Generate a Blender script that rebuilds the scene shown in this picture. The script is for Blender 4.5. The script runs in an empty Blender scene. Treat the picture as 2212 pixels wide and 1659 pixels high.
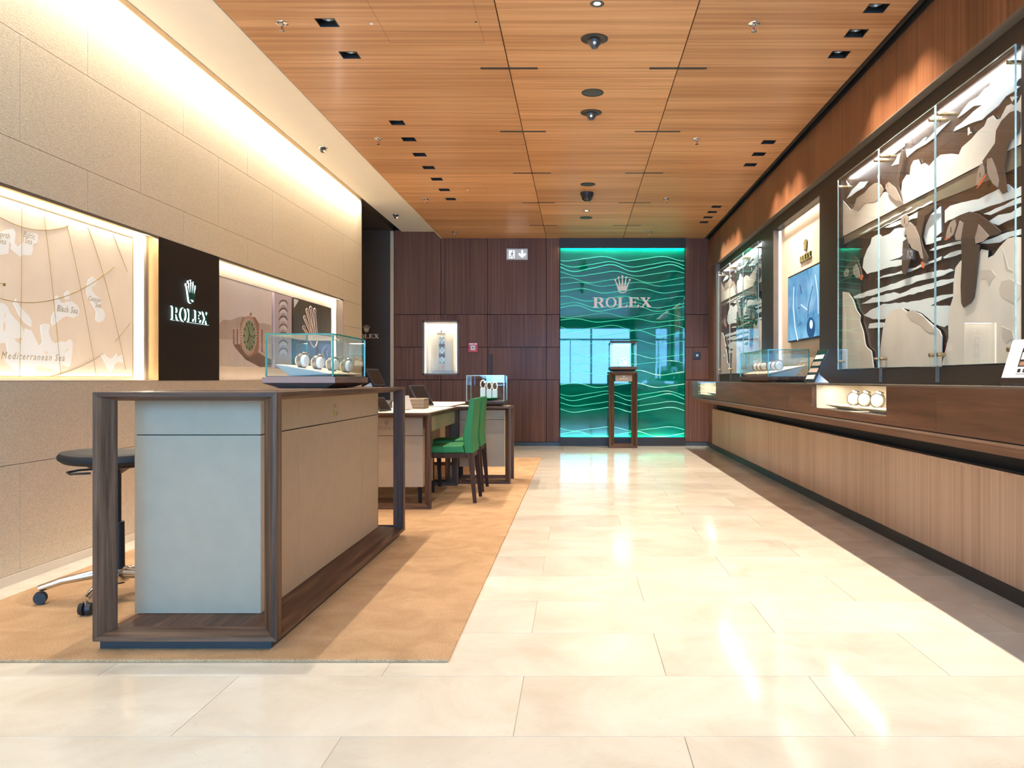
import bpy, bmesh, math, random
from mathutils import Vector, Matrix
from mathutils.geometry import tessellate_polygon

random.seed(7)
S = bpy.context.scene
C = S.collection
PI = math.pi

# ------------------------------------------------------------------ camera
F, VX, VY, H = 1780.0, 1247.0, 820.0, 1.0          # focal length in px, vanishing point, eye height
cam_d = bpy.data.cameras.new('camera')
cam = bpy.data.objects.new('camera', cam_d)
C.objects.link(cam)
cam.location = (0, 0, H)
cam.rotation_euler = (PI / 2, 0, 0)
cam_d.sensor_width = 36.0
cam_d.lens = 36.0 * F / 2212.0
cam_d.shift_x = -(VX - 1106.0) / 2212.0
cam_d.shift_y = (VY - 829.5) / 2212.0
cam_d.clip_start = 0.02
S.camera = cam

# ------------------------------------------------------------------ world, daylight, exposure
W = bpy.data.worlds.new('world')
S.world = W
W.use_nodes = True
WN = W.node_tree.nodes['Background']
WN.inputs[0].default_value = (0.20, 0.53, 1.0, 1)
WN.inputs[1].default_value = 29.0
S.view_settings.view_transform = 'Standard'
S.view_settings.look = 'None'
S.view_settings.exposure = 0.46
S.view_settings.gamma = 1.0
S.view_settings.use_curve_mapping = False
S.cycles.use_denoising = True
S.cycles.max_bounces = 10
S.cycles.diffuse_bounces = 5
S.cycles.glossy_bounces = 5
S.cycles.transparent_max_bounces = 24
S.cycles.transmission_bounces = 6
S.cycles.caustics_reflective = False
S.cycles.caustics_refractive = False
S.cycles.sample_clamp_indirect = 6.0

WARM = (1.0, 0.90, 0.77)
WARM2 = (1.0, 0.91, 0.77)
P_LEFT, P_RIGHT, P_COVE, P_NICHE, P_WINDOW = 88, 120, 128, 10, 7

# main dimensions, metres
XL, XR, YB, YF = -2.763, 1.98, 12.45, -4.0          # left wall, right fascia, back wall, front wall
ZC, ZS = 3.133, 3.235                                 # wood ceiling, white soffit
XCE = -2.05                                          # left edge of the wood ceiling
XB = 1.62                                            # front of the display counter


def P(px, py, Y):
    return Vector(((px - VX) / F * Y, Y, H - (py - VY) / F * Y))


def onX(px, py, X):                                   # point of a plane x = X seen at a pixel -> (y, z)
    Y = X * F / (px - VX)
    return (Y, H - (py - VY) / F * Y)


def onC(px, py, z=ZC):                                # point of a level z -> (x, y)
    Y = (z - H) * F / (VY - py)
    return ((px - VX) / F * Y, Y)


# ------------------------------------------------------------------ materials
MATS = {}


def nmat(name):
    m = bpy.data.materials.new(name)
    m.use_nodes = True
    nt = m.node_tree
    b = nt.nodes['Principled BSDF']
    MATS[name] = m
    return m, nt, b


def N(nt, t, **kw):
    n = nt.nodes.new(t)
    for k, v in kw.items():
        if k.startswith('i_'):
            n.inputs[k[2:]].default_value = v
        elif isinstance(k, str):
            setattr(n, k, v)
    return n


def c4(c):
    return (c[0], c[1], c[2], 1)


def plain(name, col, rough=0.5, metal=0.0, coat=0.0, var=0.06, scale=8.0, spec=0.5, emis=None, estr=0.0, bump=0.0, bscale=200):
    m, nt, b = nmat(name)
    b.inputs['Roughness'].default_value = rough
    b.inputs['Metallic'].default_value = metal
    b.inputs['Coat Weight'].default_value = coat
    b.inputs['Coat Roughness'].default_value = 0.05
    b.inputs['Specular IOR Level'].default_value = spec
    g = N(nt, 'ShaderNodeNewGeometry')
    no = N(nt, 'ShaderNodeTexNoise')
    no.inputs['Scale'].default_value = scale
    no.inputs['Detail'].default_value = 5
    nt.links.new(g.outputs['Position'], no.inputs['Vector'])
    r = N(nt, 'ShaderNodeValToRGB')
    r.color_ramp.elements[0].position = 0.3
    r.color_ramp.elements[1].position = 0.7
    r.color_ramp.elements[0].color = c4([x * (1 - var) for x in col])
    r.color_ramp.elements[1].color = c4([min(1, x * (1 + var)) for x in col])
    nt.links.new(no.outputs['Fac'], r.inputs['Fac'])
    nt.links.new(r.outputs['Color'], b.inputs['Base Color'])
    if bump:
        n2 = N(nt, 'ShaderNodeTexNoise')
        n2.inputs['Scale'].default_value = bscale
        n2.inputs['Detail'].default_value = 3
        nt.links.new(g.outputs['Position'], n2.inputs['Vector'])
        bp = N(nt, 'ShaderNodeBump')
        bp.inputs['Strength'].default_value = bump
        bp.inputs['Distance'].default_value = 0.004
        nt.links.new(n2.outputs['Fac'], bp.inputs['Height'])
        nt.links.new(bp.outputs['Normal'], b.inputs['Normal'])
    if emis:
        b.inputs['Emission Color'].default_value = c4(emis)
        b.inputs['Emission Strength'].default_value = estr
    return m


def wood(name, dark, mid, light, axis, rough=0.35, coat=0.0, across=34.0, along=0.7, vary=0.12, spec=0.5):
    m, nt, b = nmat(name)
    b.inputs['Roughness'].default_value = rough
    b.inputs['Coat Weight'].default_value = coat
    b.inputs['Coat Roughness'].default_value = 0.14
    b.inputs['Specular IOR Level'].default_value = spec
    g = N(nt, 'ShaderNodeNewGeometry')
    oi = N(nt, 'ShaderNodeObjectInfo')
    ml = N(nt, 'ShaderNodeMath', operation='MULTIPLY')
    ml.inputs[1].default_value = 37.0
    nt.links.new(oi.outputs['Random'], ml.inputs[0])
    ad = N(nt, 'ShaderNodeVectorMath', operation='ADD')
    nt.links.new(g.outputs['Position'], ad.inputs[0])
    nt.links.new(ml.outputs[0], ad.inputs[1])
    mp = N(nt, 'ShaderNodeMapping')
    sc = [across] * 3
    sc['XYZ'.index(axis)] = along
    mp.inputs['Scale'].default_value = sc
    nt.links.new(ad.outputs[0], mp.inputs['Vector'])
    n1 = N(nt, 'ShaderNodeTexNoise')
    n1.inputs['Scale'].default_value = 1.0
    n1.inputs['Detail'].default_value = 7
    n1.inputs['Roughness'].default_value = 0.62
    n1.inputs['Distortion'].default_value = 0.25
    nt.links.new(mp.outputs[0], n1.inputs['Vector'])
    mp2 = N(nt, 'ShaderNodeMapping')
    sc2 = [3.2] * 3
    sc2['XYZ'.index(axis)] = 0.25
    mp2.inputs['Scale'].default_value = sc2
    nt.links.new(ad.outputs[0], mp2.inputs['Vector'])
    n2 = N(nt, 'ShaderNodeTexNoise')
    n2.inputs['Scale'].default_value = 1.0
    n2.inputs['Detail'].default_value = 3
    nt.links.new(mp2.outputs[0], n2.inputs['Vector'])
    mx = N(nt, 'ShaderNodeMath', operation='MULTIPLY_ADD')
    mx.inputs[1].default_value = 0.62
    nt.links.new(n1.outputs['Fac'], mx.inputs[0])
    m2 = N(nt, 'ShaderNodeMath', operation='MULTIPLY')
    m2.inputs[1].default_value = 0.38
    nt.links.new(n2.outputs['Fac'], m2.inputs[0])
    nt.links.new(m2.outputs[0], mx.inputs[2])
    r = N(nt, 'ShaderNodeValToRGB')
    e = r.color_ramp.elements
    e[0].position, e[0].color = 0.38, c4(dark)
    e[1].position, e[1].color = 0.63, c4(light)
    x = e.new(0.50)
    x.color = c4(mid)
    nt.links.new(mx.outputs[0], r.inputs['Fac'])
    hv = N(nt, 'ShaderNodeHueSaturation')
    rv = N(nt, 'ShaderNodeMapRange')
    rv.inputs['To Min'].default_value = 1 - vary
    rv.inputs['To Max'].default_value = 1 + vary
    nt.links.new(oi.outputs['Random'], rv.inputs['Value'])
    nt.links.new(rv.outputs['Result'], hv.inputs['Value'])
    nt.links.new(r.outputs['Color'], hv.inputs['Color'])
    nt.links.new(hv.outputs['Color'], b.inputs['Base Color'])
    bp = N(nt, 'ShaderNodeBump')
    bp.inputs['Strength'].default_value = 0.06
    bp.inputs['Distance'].default_value = 0.002
    nt.links.new(n1.outputs['Fac'], bp.inputs['Height'])
    nt.links.new(bp.outputs['Normal'], b.inputs['Normal'])
    return m


def glassmat(name, tint=(1, 1, 1), ior=1.6, gloss=(1, 1, 1)):
    m = bpy.data.materials.new(name)
    m.use_nodes = True
    nt = m.node_tree
    nt.nodes.clear()
    out = N(nt, 'ShaderNodeOutputMaterial')
    tr = N(nt, 'ShaderNodeBsdfTransparent')
    tr.inputs[0].default_value = c4(tint)
    gl = N(nt, 'ShaderNodeBsdfGlossy')
    gl.inputs['Roughness'].default_value = 0.0
    gl.inputs['Color'].default_value = c4(gloss)
    fr = N(nt, 'ShaderNodeFresnel')
    fr.inputs[0].default_value = ior
    g = N(nt, 'ShaderNodeNewGeometry')
    inv = N(nt, 'ShaderNodeMath', operation='SUBTRACT')
    inv.inputs[0].default_value = 1.0
    nt.links.new(g.outputs['Backfacing'], inv.inputs[1])
    mu = N(nt, 'ShaderNodeMath', operation='MULTIPLY')
    nt.links.new(fr.outputs[0], mu.inputs[0])
    nt.links.new(inv.outputs[0], mu.inputs[1])
    mx = N(nt, 'ShaderNodeMixShader')
    nt.links.new(mu.outputs[0], mx.inputs[0])
    nt.links.new(tr.outputs[0], mx.inputs[1])
    nt.links.new(gl.outputs[0], mx.inputs[2])
    nt.links.new(mx.outputs[0], out.inputs[0])
    MATS[name] = m
    return m


wood('wood_ceiling', (.44, .205, .080), (.60, .31, .138), (.76, .44, .22), 'X', rough=.40, coat=.06, spec=.35, across=26, along=.55)
wood('wood_wall', (.088, .034, .020), (.135, .058, .034), (.19, .090, .056), 'Z', rough=.46, coat=.03, spec=.22, across=60, along=.5, vary=.06)
wood('wood_fascia', (.10, .034, .013), (.165, .060, .024), (.235, .095, .040), 'Z', rough=.36, coat=.12, spec=.4, across=55, along=.5, vary=.05)
wood('wood_counter', (.080, .029, .013), (.135, .052, .026), (.21, .090, .048), 'Y', rough=.40, coat=.1, spec=.4, across=24, along=1.2, vary=.08)
wood('wood_panel', (.40, .235, .145), (.50, .31, .20), (.59, .385, .26), 'Z', rough=.42, coat=.08, spec=.4, across=48, along=.45, vary=.04)
for ax in 'XYZ':
    wood('walnut_' + ax, (.036, .015, .008), (.085, .039, .021), (.175, .092, .053), ax, rough=.48, coat=.0, spec=.3, across=36, along=1.6, vary=.06)
wood('chair_wood', (.030, .014, .009), (.052, .025, .015), (.075, .040, .025), 'Z', rough=.6, across=40, along=1.5, spec=.2)

plain('soffit_white', (.93, .88, .79), .6, var=.01)
plain('plaster', (.80, .72, .60), .7, var=.02)
wood('rosewood', (.26, .145, .105), (.34, .20, .15), (.42, .265, .21), 'X', rough=.4, across=50)
plain('panel_tan', (.64, .52, .39), .6, var=.02)
plain('post_gold', (.62, .49, .34), .8, var=.03, spec=.1)
plain('leather', (.395, .30, .21), .55, spec=.3, var=.03, scale=14, bump=.05, bscale=500)
plain('leather_dark', (.26, .19, .13), .45, var=.04)
plain('bronze', (.032, .021, .014), .45, metal=.1, spec=.35, var=.05, scale=3)
plain('bronze_light', (.16, .12, .088), .45, metal=.2, var=.05)
plain('bronze_alcove', (.075, .056, .040), .35, metal=.1, spec=.35, var=.06, scale=2)
plain('brass', (.62, .45, .25), .28, metal=1.0, var=.05)
plain('gold_matte', (.90, .72, .52), .42, metal=.15, var=.03)
plain('gold_deep', (.80, .60, .26), .3, metal=.75, var=.03)
plain('black', (.012, .011, .011), .45, var=.1)
plain('black_gloss', (.010, .010, .012), .12, var=.1)
plain('dark_gap', (.010, .008, .007), .8, var=.1)
plain('charcoal', (.035, .037, .040), .4, var=.1)
plain('chrome', (.72, .70, .68), .12, metal=1.0, var=.02)
plain('steel', (.62, .58, .52), .22, metal=1.0, var=.04)
plain('steel_dark', (.36, .31, .25), .3, metal=.8, var=.25, scale=140)
plain('cream', (.83, .72, .56), .55, var=.02)
plain('cream_light', (.88, .80, .68), .5, var=.02)
plain('white_card', (.82, .80, .80), .5, var=.02)
plain('sign_dark', (.016, .009, .006), .6, var=.08, spec=.2)
plain('letter_green', (.01, .06, .035), .25, var=.1)
plain('chair_green', (.022, .18, .05), .5, spec=.3, var=.05, bump=.05, bscale=400)
plain('dish_green', (.01, .22, .05), .2, var=.05)
plain('seat_black', (.010, .010, .011), .6, spec=.3, var=.1, bump=.12, bscale=300)
plain('rubber', (.012, .012, .013), .5, var=.1)
plain('alarm_red', (.55, .02, .02), .35, var=.05)
plain('letter_glow', (.8, .9, .95), .4, emis=(.80, .95, 1.0), estr=2.2)
plain('led_white', (.9, .9, .9), .4, emis=(1.0, .92, .78), estr=3.0)
plain('strip_white', (.8, .8, .78), .5, emis=(1.0, .95, .88), estr=.45)
plain('led_cool', (.9, .9, .9), .4, emis=(.75, .88, 1.0), estr=40.0)
plain('exit_face', (.30, .31, .31), .4, emis=(.72, .76, .78), estr=.22)
plain('exit_icon', (.9, .9, .9), .4, emis=(1.0, 1.0, 1.0), estr=.85)
plain('exit_frame', (.55, .55, .55), .4)
plain('lens', (.55, .55, .55), .15, metal=.6)
# displays
plain('backdrop', (.050, .033, .024), .25, var=.10, scale=1.5)
plain('wave_white', (.84, .94, .97), .45, var=.02)
plain('cliff', (.88, .84, .76), .5, var=.05, scale=4)
plain('cliff_grey', (.43, .37, .30), .5, var=.07, scale=6)
plain('rock', (.85, .80, .71), .5, var=.10, scale=3.2)
plain('rock_shade', (.68, .62, .54), .5, var=.10, scale=5)
plain('greige', (.22, .20, .15), .4, var=.06)
plain('puffin_dark', (.075, .053, .040), .45, var=.08)
plain('puffin_light', (.40, .33, .28), .45, var=.05)
plain('puffin_orange', (.75, .16, .05), .4, var=.05)
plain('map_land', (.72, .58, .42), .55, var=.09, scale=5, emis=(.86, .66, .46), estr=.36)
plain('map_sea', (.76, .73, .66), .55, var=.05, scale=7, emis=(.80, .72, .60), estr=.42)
plain('map_ink', (.52, .40, .22), .5, var=.05)
plain('map_line', (.48, .33, .12), .35, metal=.3, var=.05)
plain('photo_sky', (.90, .82, .78), .4, var=.06, scale=1.6)
plain('photo_hill', (.60, .49, .42), .4, var=.10, scale=5)
plain('photo_ground', (.80, .69, .60), .4, var=.07, scale=6)
plain('photo_shadow', (.22, .13, .09), .4, var=.2, scale=9)
plain('rose_gold', (.55, .30, .20), .25, metal=.35, var=.08, scale=20)
plain('rose_light', (.86, .66, .54), .25, metal=.2, var=.05)
plain('dial_green', (.30, .34, .20), .3, var=.25, scale=9)
plain('olive_dark', (.075, .062, .036), .4, var=.35, scale=2.5)
plain('lilac', (.66, .55, .56), .4, var=.04)
plain('lilac_dark', (.52, .42, .43), .4, var=.04)
plain('link_brown', (.17, .105, .07), .3, metal=.3, var=.2, scale=30)
glassmat('glass', (.985, .995, .99), 1.62)
glassmat('glass_case', (.97, .99, .985), 1.55)
glassmat('glass_front', (.93, .97, .97), 1.5)
plain('glass_edge', (.05, .26, .17), .08, var=.3, scale=25, spec=1.0)
plain('glass_edge_pale', (.38, .52, .49), .08, var=.2, scale=25, spec=1.0)


def m_screen():
    m, nt, b = nmat('screen_blue')
    g = N(nt, 'ShaderNodeNewGeometry')
    no = N(nt, 'ShaderNodeTexNoise')
    no.inputs['Scale'].default_value = 2.2
    no.inputs['Detail'].default_value = 2
    no.inputs['Distortion'].default_value = 1.5
    nt.links.new(g.outputs['Position'], no.inputs['Vector'])
    r = N(nt, 'ShaderNodeValToRGB')
    r.color_ramp.elements[0].position, r.color_ramp.elements[0].color = .3, (.05, .19, .40, 1)
    r.color_ramp.elements[1].position, r.color_ramp.elements[1].color = .7, (.22, .46, .68, 1)
    nt.links.new(no.outputs['Fac'], r.inputs['Fac'])
    nt.links.new(r.outputs['Color'], b.inputs['Emission Color'])
    b.inputs['Emission Strength'].default_value = .85
    b.inputs['Base Color'].default_value = (.02, .03, .05, 1)
    b.inputs['Roughness'].default_value = .12


m_screen()
plain('screen_pale', (.3, .4, .5), .12, emis=(.55, .75, .92), estr=.75)
plain('screen_dark', (.01, .02, .05), .12, emis=(.015, .06, .20), estr=.7)
plain('screen_ink', (.01, .02, .05), .12, emis=(.05, .10, .20), estr=.5)


def m_wallcover():
    m, nt, b = nmat('wallcover')
    b.inputs['Roughness'].default_value = .6
    g = N(nt, 'ShaderNodeNewGeometry')
    mp = N(nt, 'ShaderNodeMapping')
    mp.inputs['Scale'].default_value = (100, 70, 230)
    mp.inputs['Rotation'].default_value = (0.35, 0, 0)
    nt.links.new(g.outputs['Position'], mp.inputs['Vector'])
    no = N(nt, 'ShaderNodeTexNoise')
    no.inputs['Scale'].default_value = 1.0
    no.inputs['Detail'].default_value = 3
    nt.links.new(mp.outputs[0], no.inputs['Vector'])
    r = N(nt, 'ShaderNodeValToRGB')
    r.color_ramp.elements[0].position, r.color_ramp.elements[0].color = .35, (.665, .545, .375, 1)
    r.color_ramp.elements[1].position, r.color_ramp.elements[1].color = .70, (.835, .715, .515, 1)
    nt.links.new(no.outputs['Fac'], r.inputs['Fac'])
    nt.links.new(r.outputs['Color'], b.inputs['Base Color'])
    bp = N(nt, 'ShaderNodeBump')
    bp.inputs['Strength'].default_value = .35
    bp.inputs['Distance'].default_value = .004
    nt.links.new(no.outputs['Fac'], bp.inputs['Height'])
    nt.links.new(bp.outputs['Normal'], b.inputs['Normal'])


m_wallcover()


def m_carpet():
    m, nt, b = nmat('carpet_pile')
    b.inputs['Roughness'].default_value = .95
    b.inputs['Specular IOR Level'].default_value = .1
    b.inputs['Sheen Weight'].default_value = 0.0
    g = N(nt, 'ShaderNodeNewGeometry')
    n1 = N(nt, 'ShaderNodeTexNoise')
    n1.inputs['Scale'].default_value = 260
    n1.inputs['Detail'].default_value = 2
    n2 = N(nt, 'ShaderNodeTexNoise')
    n2.inputs['Scale'].default_value = 5.5
    n2.inputs['Detail'].default_value = 4
    n2.inputs['Distortion'].default_value = .8
    for n in (n1, n2):
        nt.links.new(g.outputs['Position'], n.inputs['Vector'])
    ad = N(nt, 'ShaderNodeMath', operation='MULTIPLY_ADD')
    ad.inputs[1].default_value = .65
    nt.links.new(n1.outputs['Fac'], ad.inputs[0])
    h = N(nt, 'ShaderNodeMath', operation='MULTIPLY')
    h.inputs[1].default_value = .35
    nt.links.new(n2.outputs['Fac'], h.inputs[0])
    nt.links.new(h.outputs[0], ad.inputs[2])
    r = N(nt, 'ShaderNodeValToRGB')
    r.color_ramp.elements[0].position, r.color_ramp.elements[0].color = .34, (.335, .19, .093, 1)
    r.color_ramp.elements[1].position, r.color_ramp.elements[1].color = .66, (.63, .405, .225, 1)
    nt.links.new(ad.outputs[0], r.inputs['Fac'])
    nt.links.new(r.outputs['Color'], b.inputs['Base Color'])
    bp = N(nt, 'ShaderNodeBump')
    bp.inputs['Strength'].default_value = .6
    bp.inputs['Distance'].default_value = .006
    nt.links.new(n1.outputs['Fac'], bp.inputs['Height'])
    nt.links.new(bp.outputs['Normal'], b.inputs['Normal'])


m_carpet()


def m_stone():
    m, nt, b = nmat('limestone')
    b.inputs['Roughness'].default_value = .11
    b.inputs['Specular IOR Level'].default_value = .45
    g = N(nt, 'ShaderNodeNewGeometry')
    oi = N(nt, 'ShaderNodeObjectInfo')
    ml = N(nt, 'ShaderNodeMath', operation='MULTIPLY')
    ml.inputs[1].default_value = 23.0
    nt.links.new(oi.outputs['Random'], ml.inputs[0])
    ad = N(nt, 'ShaderNodeVectorMath', operation='ADD')
    nt.links.new(g.outputs['Position'], ad.inputs[0])
    nt.links.new(ml.outputs[0], ad.inputs[1])
    n1 = N(nt, 'ShaderNodeTexNoise')
    n1.inputs['Scale'].default_value = 2.6
    n1.inputs['Detail'].default_value = 8
    n1.inputs['Roughness'].default_value = .6
    n1.inputs['Distortion'].default_value = .6
    nt.links.new(ad.outputs[0], n1.inputs['Vector'])
    r = N(nt, 'ShaderNodeValToRGB')
    e = r.color_ramp.elements
    e[0].position, e[0].color = .30, (.63, .54, .42, 1)
    e[1].position, e[1].color = .70, (.78, .71, .59, 1)
    x = e.new(.5)
    x.color = (.715, .635, .51, 1)
    nt.links.new(n1.outputs['Fac'], r.inputs['Fac'])
    # thin fossil-like veins
    n2 = N(nt, 'ShaderNodeTexNoise')
    n2.inputs['Scale'].default_value = 4.5
    n2.inputs['Detail'].default_value = 6
    n2.inputs['Distortion'].default_value = 1.6
    nt.links.new(ad.outputs[0], n2.inputs['Vector'])
    s = N(nt, 'ShaderNodeMath', operation='SUBTRACT')
    s.inputs[1].default_value = .5
    nt.links.new(n2.outputs['Fac'], s.inputs[0])
    a = N(nt, 'ShaderNodeMath', operation='ABSOLUTE')
    nt.links.new(s.outputs[0], a.inputs[0])
    l = N(nt, 'ShaderNodeMath', operation='LESS_THAN')
    l.inputs[1].default_value = .004
    nt.links.new(a.outputs[0], l.inputs[0])
    k = N(nt, 'ShaderNodeMath', operation='MULTIPLY')
    k.inputs[1].default_value = .22
    nt.links.new(l.outputs[0], k.inputs[0])
    mx = N(nt, 'ShaderNodeMix', data_type='RGBA')
    mx.inputs[7].default_value = (.62, .46, .29, 1)
    nt.links.new(k.outputs[0], mx.inputs[0])
    nt.links.new(r.outputs['Color'], mx.inputs[6])
    hv = N(nt, 'ShaderNodeHueSaturation')
    rv = N(nt, 'ShaderNodeMapRange')
    rv.inputs['To Min'].default_value = .93
    rv.inputs['To Max'].default_value = 1.07
    nt.links.new(oi.outputs['Random'], rv.inputs['Value'])
    nt.links.new(rv.outputs['Result'], hv.inputs['Value'])
    nt.links.new(mx.outputs[2], hv.inputs['Color'])
    nt.links.new(hv.outputs['Color'], b.inputs['Base Color'])


m_stone()
plain('grout', (.60, .53, .42), .6, var=.05)


def m_greenglass():
    m, nt, b = nmat('green_glass')
    b.inputs['Roughness'].default_value = .02
    b.inputs['IOR'].default_value = 1.5
    b.inputs['Coat Weight'].default_value = 0.0
    b.inputs['Coat Roughness'].default_value = .01
    g = N(nt, 'ShaderNodeNewGeometry')
    mp = N(nt, 'ShaderNodeMapping')
    mp.inputs['Scale'].default_value = (.8, 1, 5.0)
    nt.links.new(g.outputs['Position'], mp.inputs['Vector'])
    n1 = N(nt, 'ShaderNodeTexNoise')
    n1.inputs['Scale'].default_value = 1.3
    n1.inputs['Detail'].default_value = 2
    nt.links.new(mp.outputs[0], n1.inputs['Vector'])
    r = N(nt, 'ShaderNodeValToRGB')
    r.color_ramp.elements[0].position, r.color_ramp.elements[0].color = .3, (.0, .10, .06, 1)
    r.color_ramp.elements[1].position, r.color_ramp.elements[1].color = .7, (.0, .20, .12, 1)
    nt.links.new(n1.outputs['Fac'], r.inputs['Fac'])
    nt.links.new(r.outputs['Color'], b.inputs['Base Color'])


m_greenglass()
plain('wave_line', (.1, .7, .45), .2, emis=(.03, .62, .36), estr=.5)


# ------------------------------------------------------------------ mesh helpers
class MB:
    def __init__(s):
        s.v, s.f = [], []

    def add(s, vs, fs):
        o = len(s.v)
        s.v += [tuple(v) for v in vs]
        s.f += [tuple(i + o for i in f) for f in fs]
        return s

    def box(s, x0, x1, y0, y1, z0, z1):
        vs = [(x0, y0, z0), (x1, y0, z0), (x1, y1, z0), (x0, y1, z0), (x0, y0, z1), (x1, y0, z1), (x1, y1, z1), (x0, y1, z1)]
        return s.add(vs, [(0, 3, 2, 1), (4, 5, 6, 7), (0, 1, 5, 4), (1, 2, 6, 5), (2, 3, 7, 6), (3, 0, 4, 7)])

    def hexa(s, a, b):                                # two quads (4 points each), b above a
        return s.add(list(a) + list(b), [(0, 3, 2, 1), (4, 5, 6, 7), (0, 1, 5, 4), (1, 2, 6, 5), (2, 3, 7, 6), (3, 0, 4, 7)])

    def plate(s, rings, mapf, t):                     # rings: outer + holes in (u,v); mapf(u,v,w); thickness t
        pts = [p for r in rings for p in r]
        tri = tessellate_polygon([[Vector((p[0], p[1], 0)) for p in r] for r in rings])
        n = len(pts)
        vs = [mapf(p[0], p[1], t) for p in pts] + [mapf(p[0], p[1], 0) for p in pts]
        fs = []
        for a, b, c in tri:
            fs.append((a, b, c))
            fs.append((c + n, b + n, a + n))
        o = 0
        for r in rings:
            k = len(r)
            for i in range(k):
                j = (i + 1) % k
                fs.append((o + i, o + j, o + j + n, o + i + n))
            o += k
        return s.add(vs, fs)

    def extrude_y(s, prof, y0, y1):                   # profile in (x, z)
        return s.plate([prof], lambda u, v, w: (u, y0 + w, v), y1 - y0)

    def cyl(s, p0, p1, r0, r1=None, n=16, cap=True):
        r1 = r0 if r1 is None else r1
        p0, p1 = Vector(p0), Vector(p1)
        d = (p1 - p0).normalized()
        a = d.orthogonal().normalized()
        b = d.cross(a)
        vs = []
        for p, r in ((p0, r0), (p1, r1)):
            for i in range(n):
                t = 2 * PI * i / n
                vs.append(p + (a * math.cos(t) + b * math.sin(t)) * r)
        fs = [(i, (i + 1) % n, n + (i + 1) % n, n + i) for i in range(n)]
        if cap:
            fs += [tuple(reversed(range(n))), tuple(range(n, 2 * n))]
        return s.add(vs, fs)

    def tube(s, pts, r, n=6, closed=False):
        pts = [Vector(p) for p in pts]
        m = len(pts)
        vs, fs = [], []
        up = None
        for i, p in enumerate(pts):
            q0 = pts[(i - 1) % m] if (closed or i) else p
            q1 = pts[(i + 1) % m] if (closed or i < m - 1) else p
            d = (q1 - q0).normalized()
            if up is None:
                up = d.orthogonal().normalized()
            a = (up - d * up.dot(d)).normalized()
            up = a
            b = d.cross(a)
            rr = r[i] if isinstance(r, (list, tuple)) else r
            for k in range(n):
                t = 2 * PI * k / n
                vs.append(p + (a * math.cos(t) + b * math.sin(t)) * rr)
        for i in range(m if closed else m - 1):
            j = (i + 1) % m
            for k in range(n):
                l = (k + 1) % n
                fs.append((i * n + k, i * n + l, j * n + l, j * n + k))
        if not closed:
            fs += [tuple(reversed(range(n))), tuple((m - 1) * n + k for k in range(n))]
        return s.add(vs, fs)

    def lathe(s, prof, c, n=24):                      # prof: (r, z) about the vertical through c
        c = Vector(c)
        k = len(prof)
        vs, fs = [], []
        for i in range(n):
            t = 2 * PI * i / n
            for r, z in prof:
                vs.append(c + Vector((r * math.cos(t), r * math.sin(t), z)))
        for i in range(n):
            j = (i + 1) % n
            for q in range(k - 1):
                fs.append((i * k + q, j * k + q, j * k + q + 1, i * k + q + 1))
        return s.add(vs, fs)

    def mesh(s, name, off=(0, 0, 0), bev=0.0, smooth=False):
        me = bpy.data.meshes.new(name)
        o = Vector(off)
        me.from_pydata([Vector(v) - o for v in s.v], [], s.f)
        bm = bmesh.new()
        bm.from_mesh(me)
        bmesh.ops.remove_doubles(bm, verts=bm.verts, dist=1e-6)
        bmesh.ops.recalc_face_normals(bm, faces=bm.faces)
        if bev:
            ed = [e for e in bm.edges if len(e.link_faces) == 2 and e.calc_face_angle(0) > .35]
            bmesh.ops.bevel(bm, geom=ed, offset=bev, segments=2, affect='EDGES', profile=.5, clamp_overlap=True)
        bm.to_mesh(me)
        bm.free()
        if smooth:
            for p in me.polygons:
                p.use_smooth = True
            try:
                me.set_sharp_from_angle(angle=math.radians(40))
            except Exception:
                pass
        return me

    def obj(s, name, mat, parent=None, bev=0.0, smooth=False):
        off = wloc(parent)
        me = s.mesh(name, off, bev, smooth)
        me.materials.append(MATS[mat])
        o = bpy.data.objects.new(name, me)
        C.objects.link(o)
        o.parent = parent
        return o


def wloc(o):
    v = Vector((0, 0, 0))
    while o is not None:
        v += o.location
        o = o.parent
    return v


def thing(name, label, cat, loc=(0, 0, 0), group=None, kind=None):
    o = bpy.data.objects.new(name, None)
    C.objects.link(o)
    o.location = loc
    o.empty_display_size = .05
    return tag(o, label, cat, group, kind)


def tag(o, label, cat, group=None, kind=None):
    o['label'] = label
    o['category'] = cat
    if group:
        o['group'] = group
    if kind:
        o['kind'] = kind
    return o


def struct(name, mb, mat, label, cat, **kw):
    return tag(mb.obj(name, mat, None, **kw), label, cat, None, 'structure')


def box(*a):
    return MB().box(*a)


def copy_tree(o, parent=None, delta=None):
    c = o.copy()
    C.objects.link(c)
    c.parent = parent
    if delta is not None:
        c.location = o.location + Vector(delta)
    for ch in [x for x in o.children]:
        copy_tree(ch, c)
    return c


def area(name, loc, rot, sx, sy, power, col, parent=None, spread=PI):
    d = bpy.data.lights.new(name, 'AREA')
    d.shape = 'RECTANGLE'
    d.size, d.size_y = sx, sy
    d.energy = power
    d.color = col
    d.spread = spread
    o = bpy.data.objects.new(name, d)
    C.objects.link(o)
    o.location = Vector(loc) - wloc(parent)
    o.rotation_euler = rot
    o.parent = parent
    return o


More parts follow.
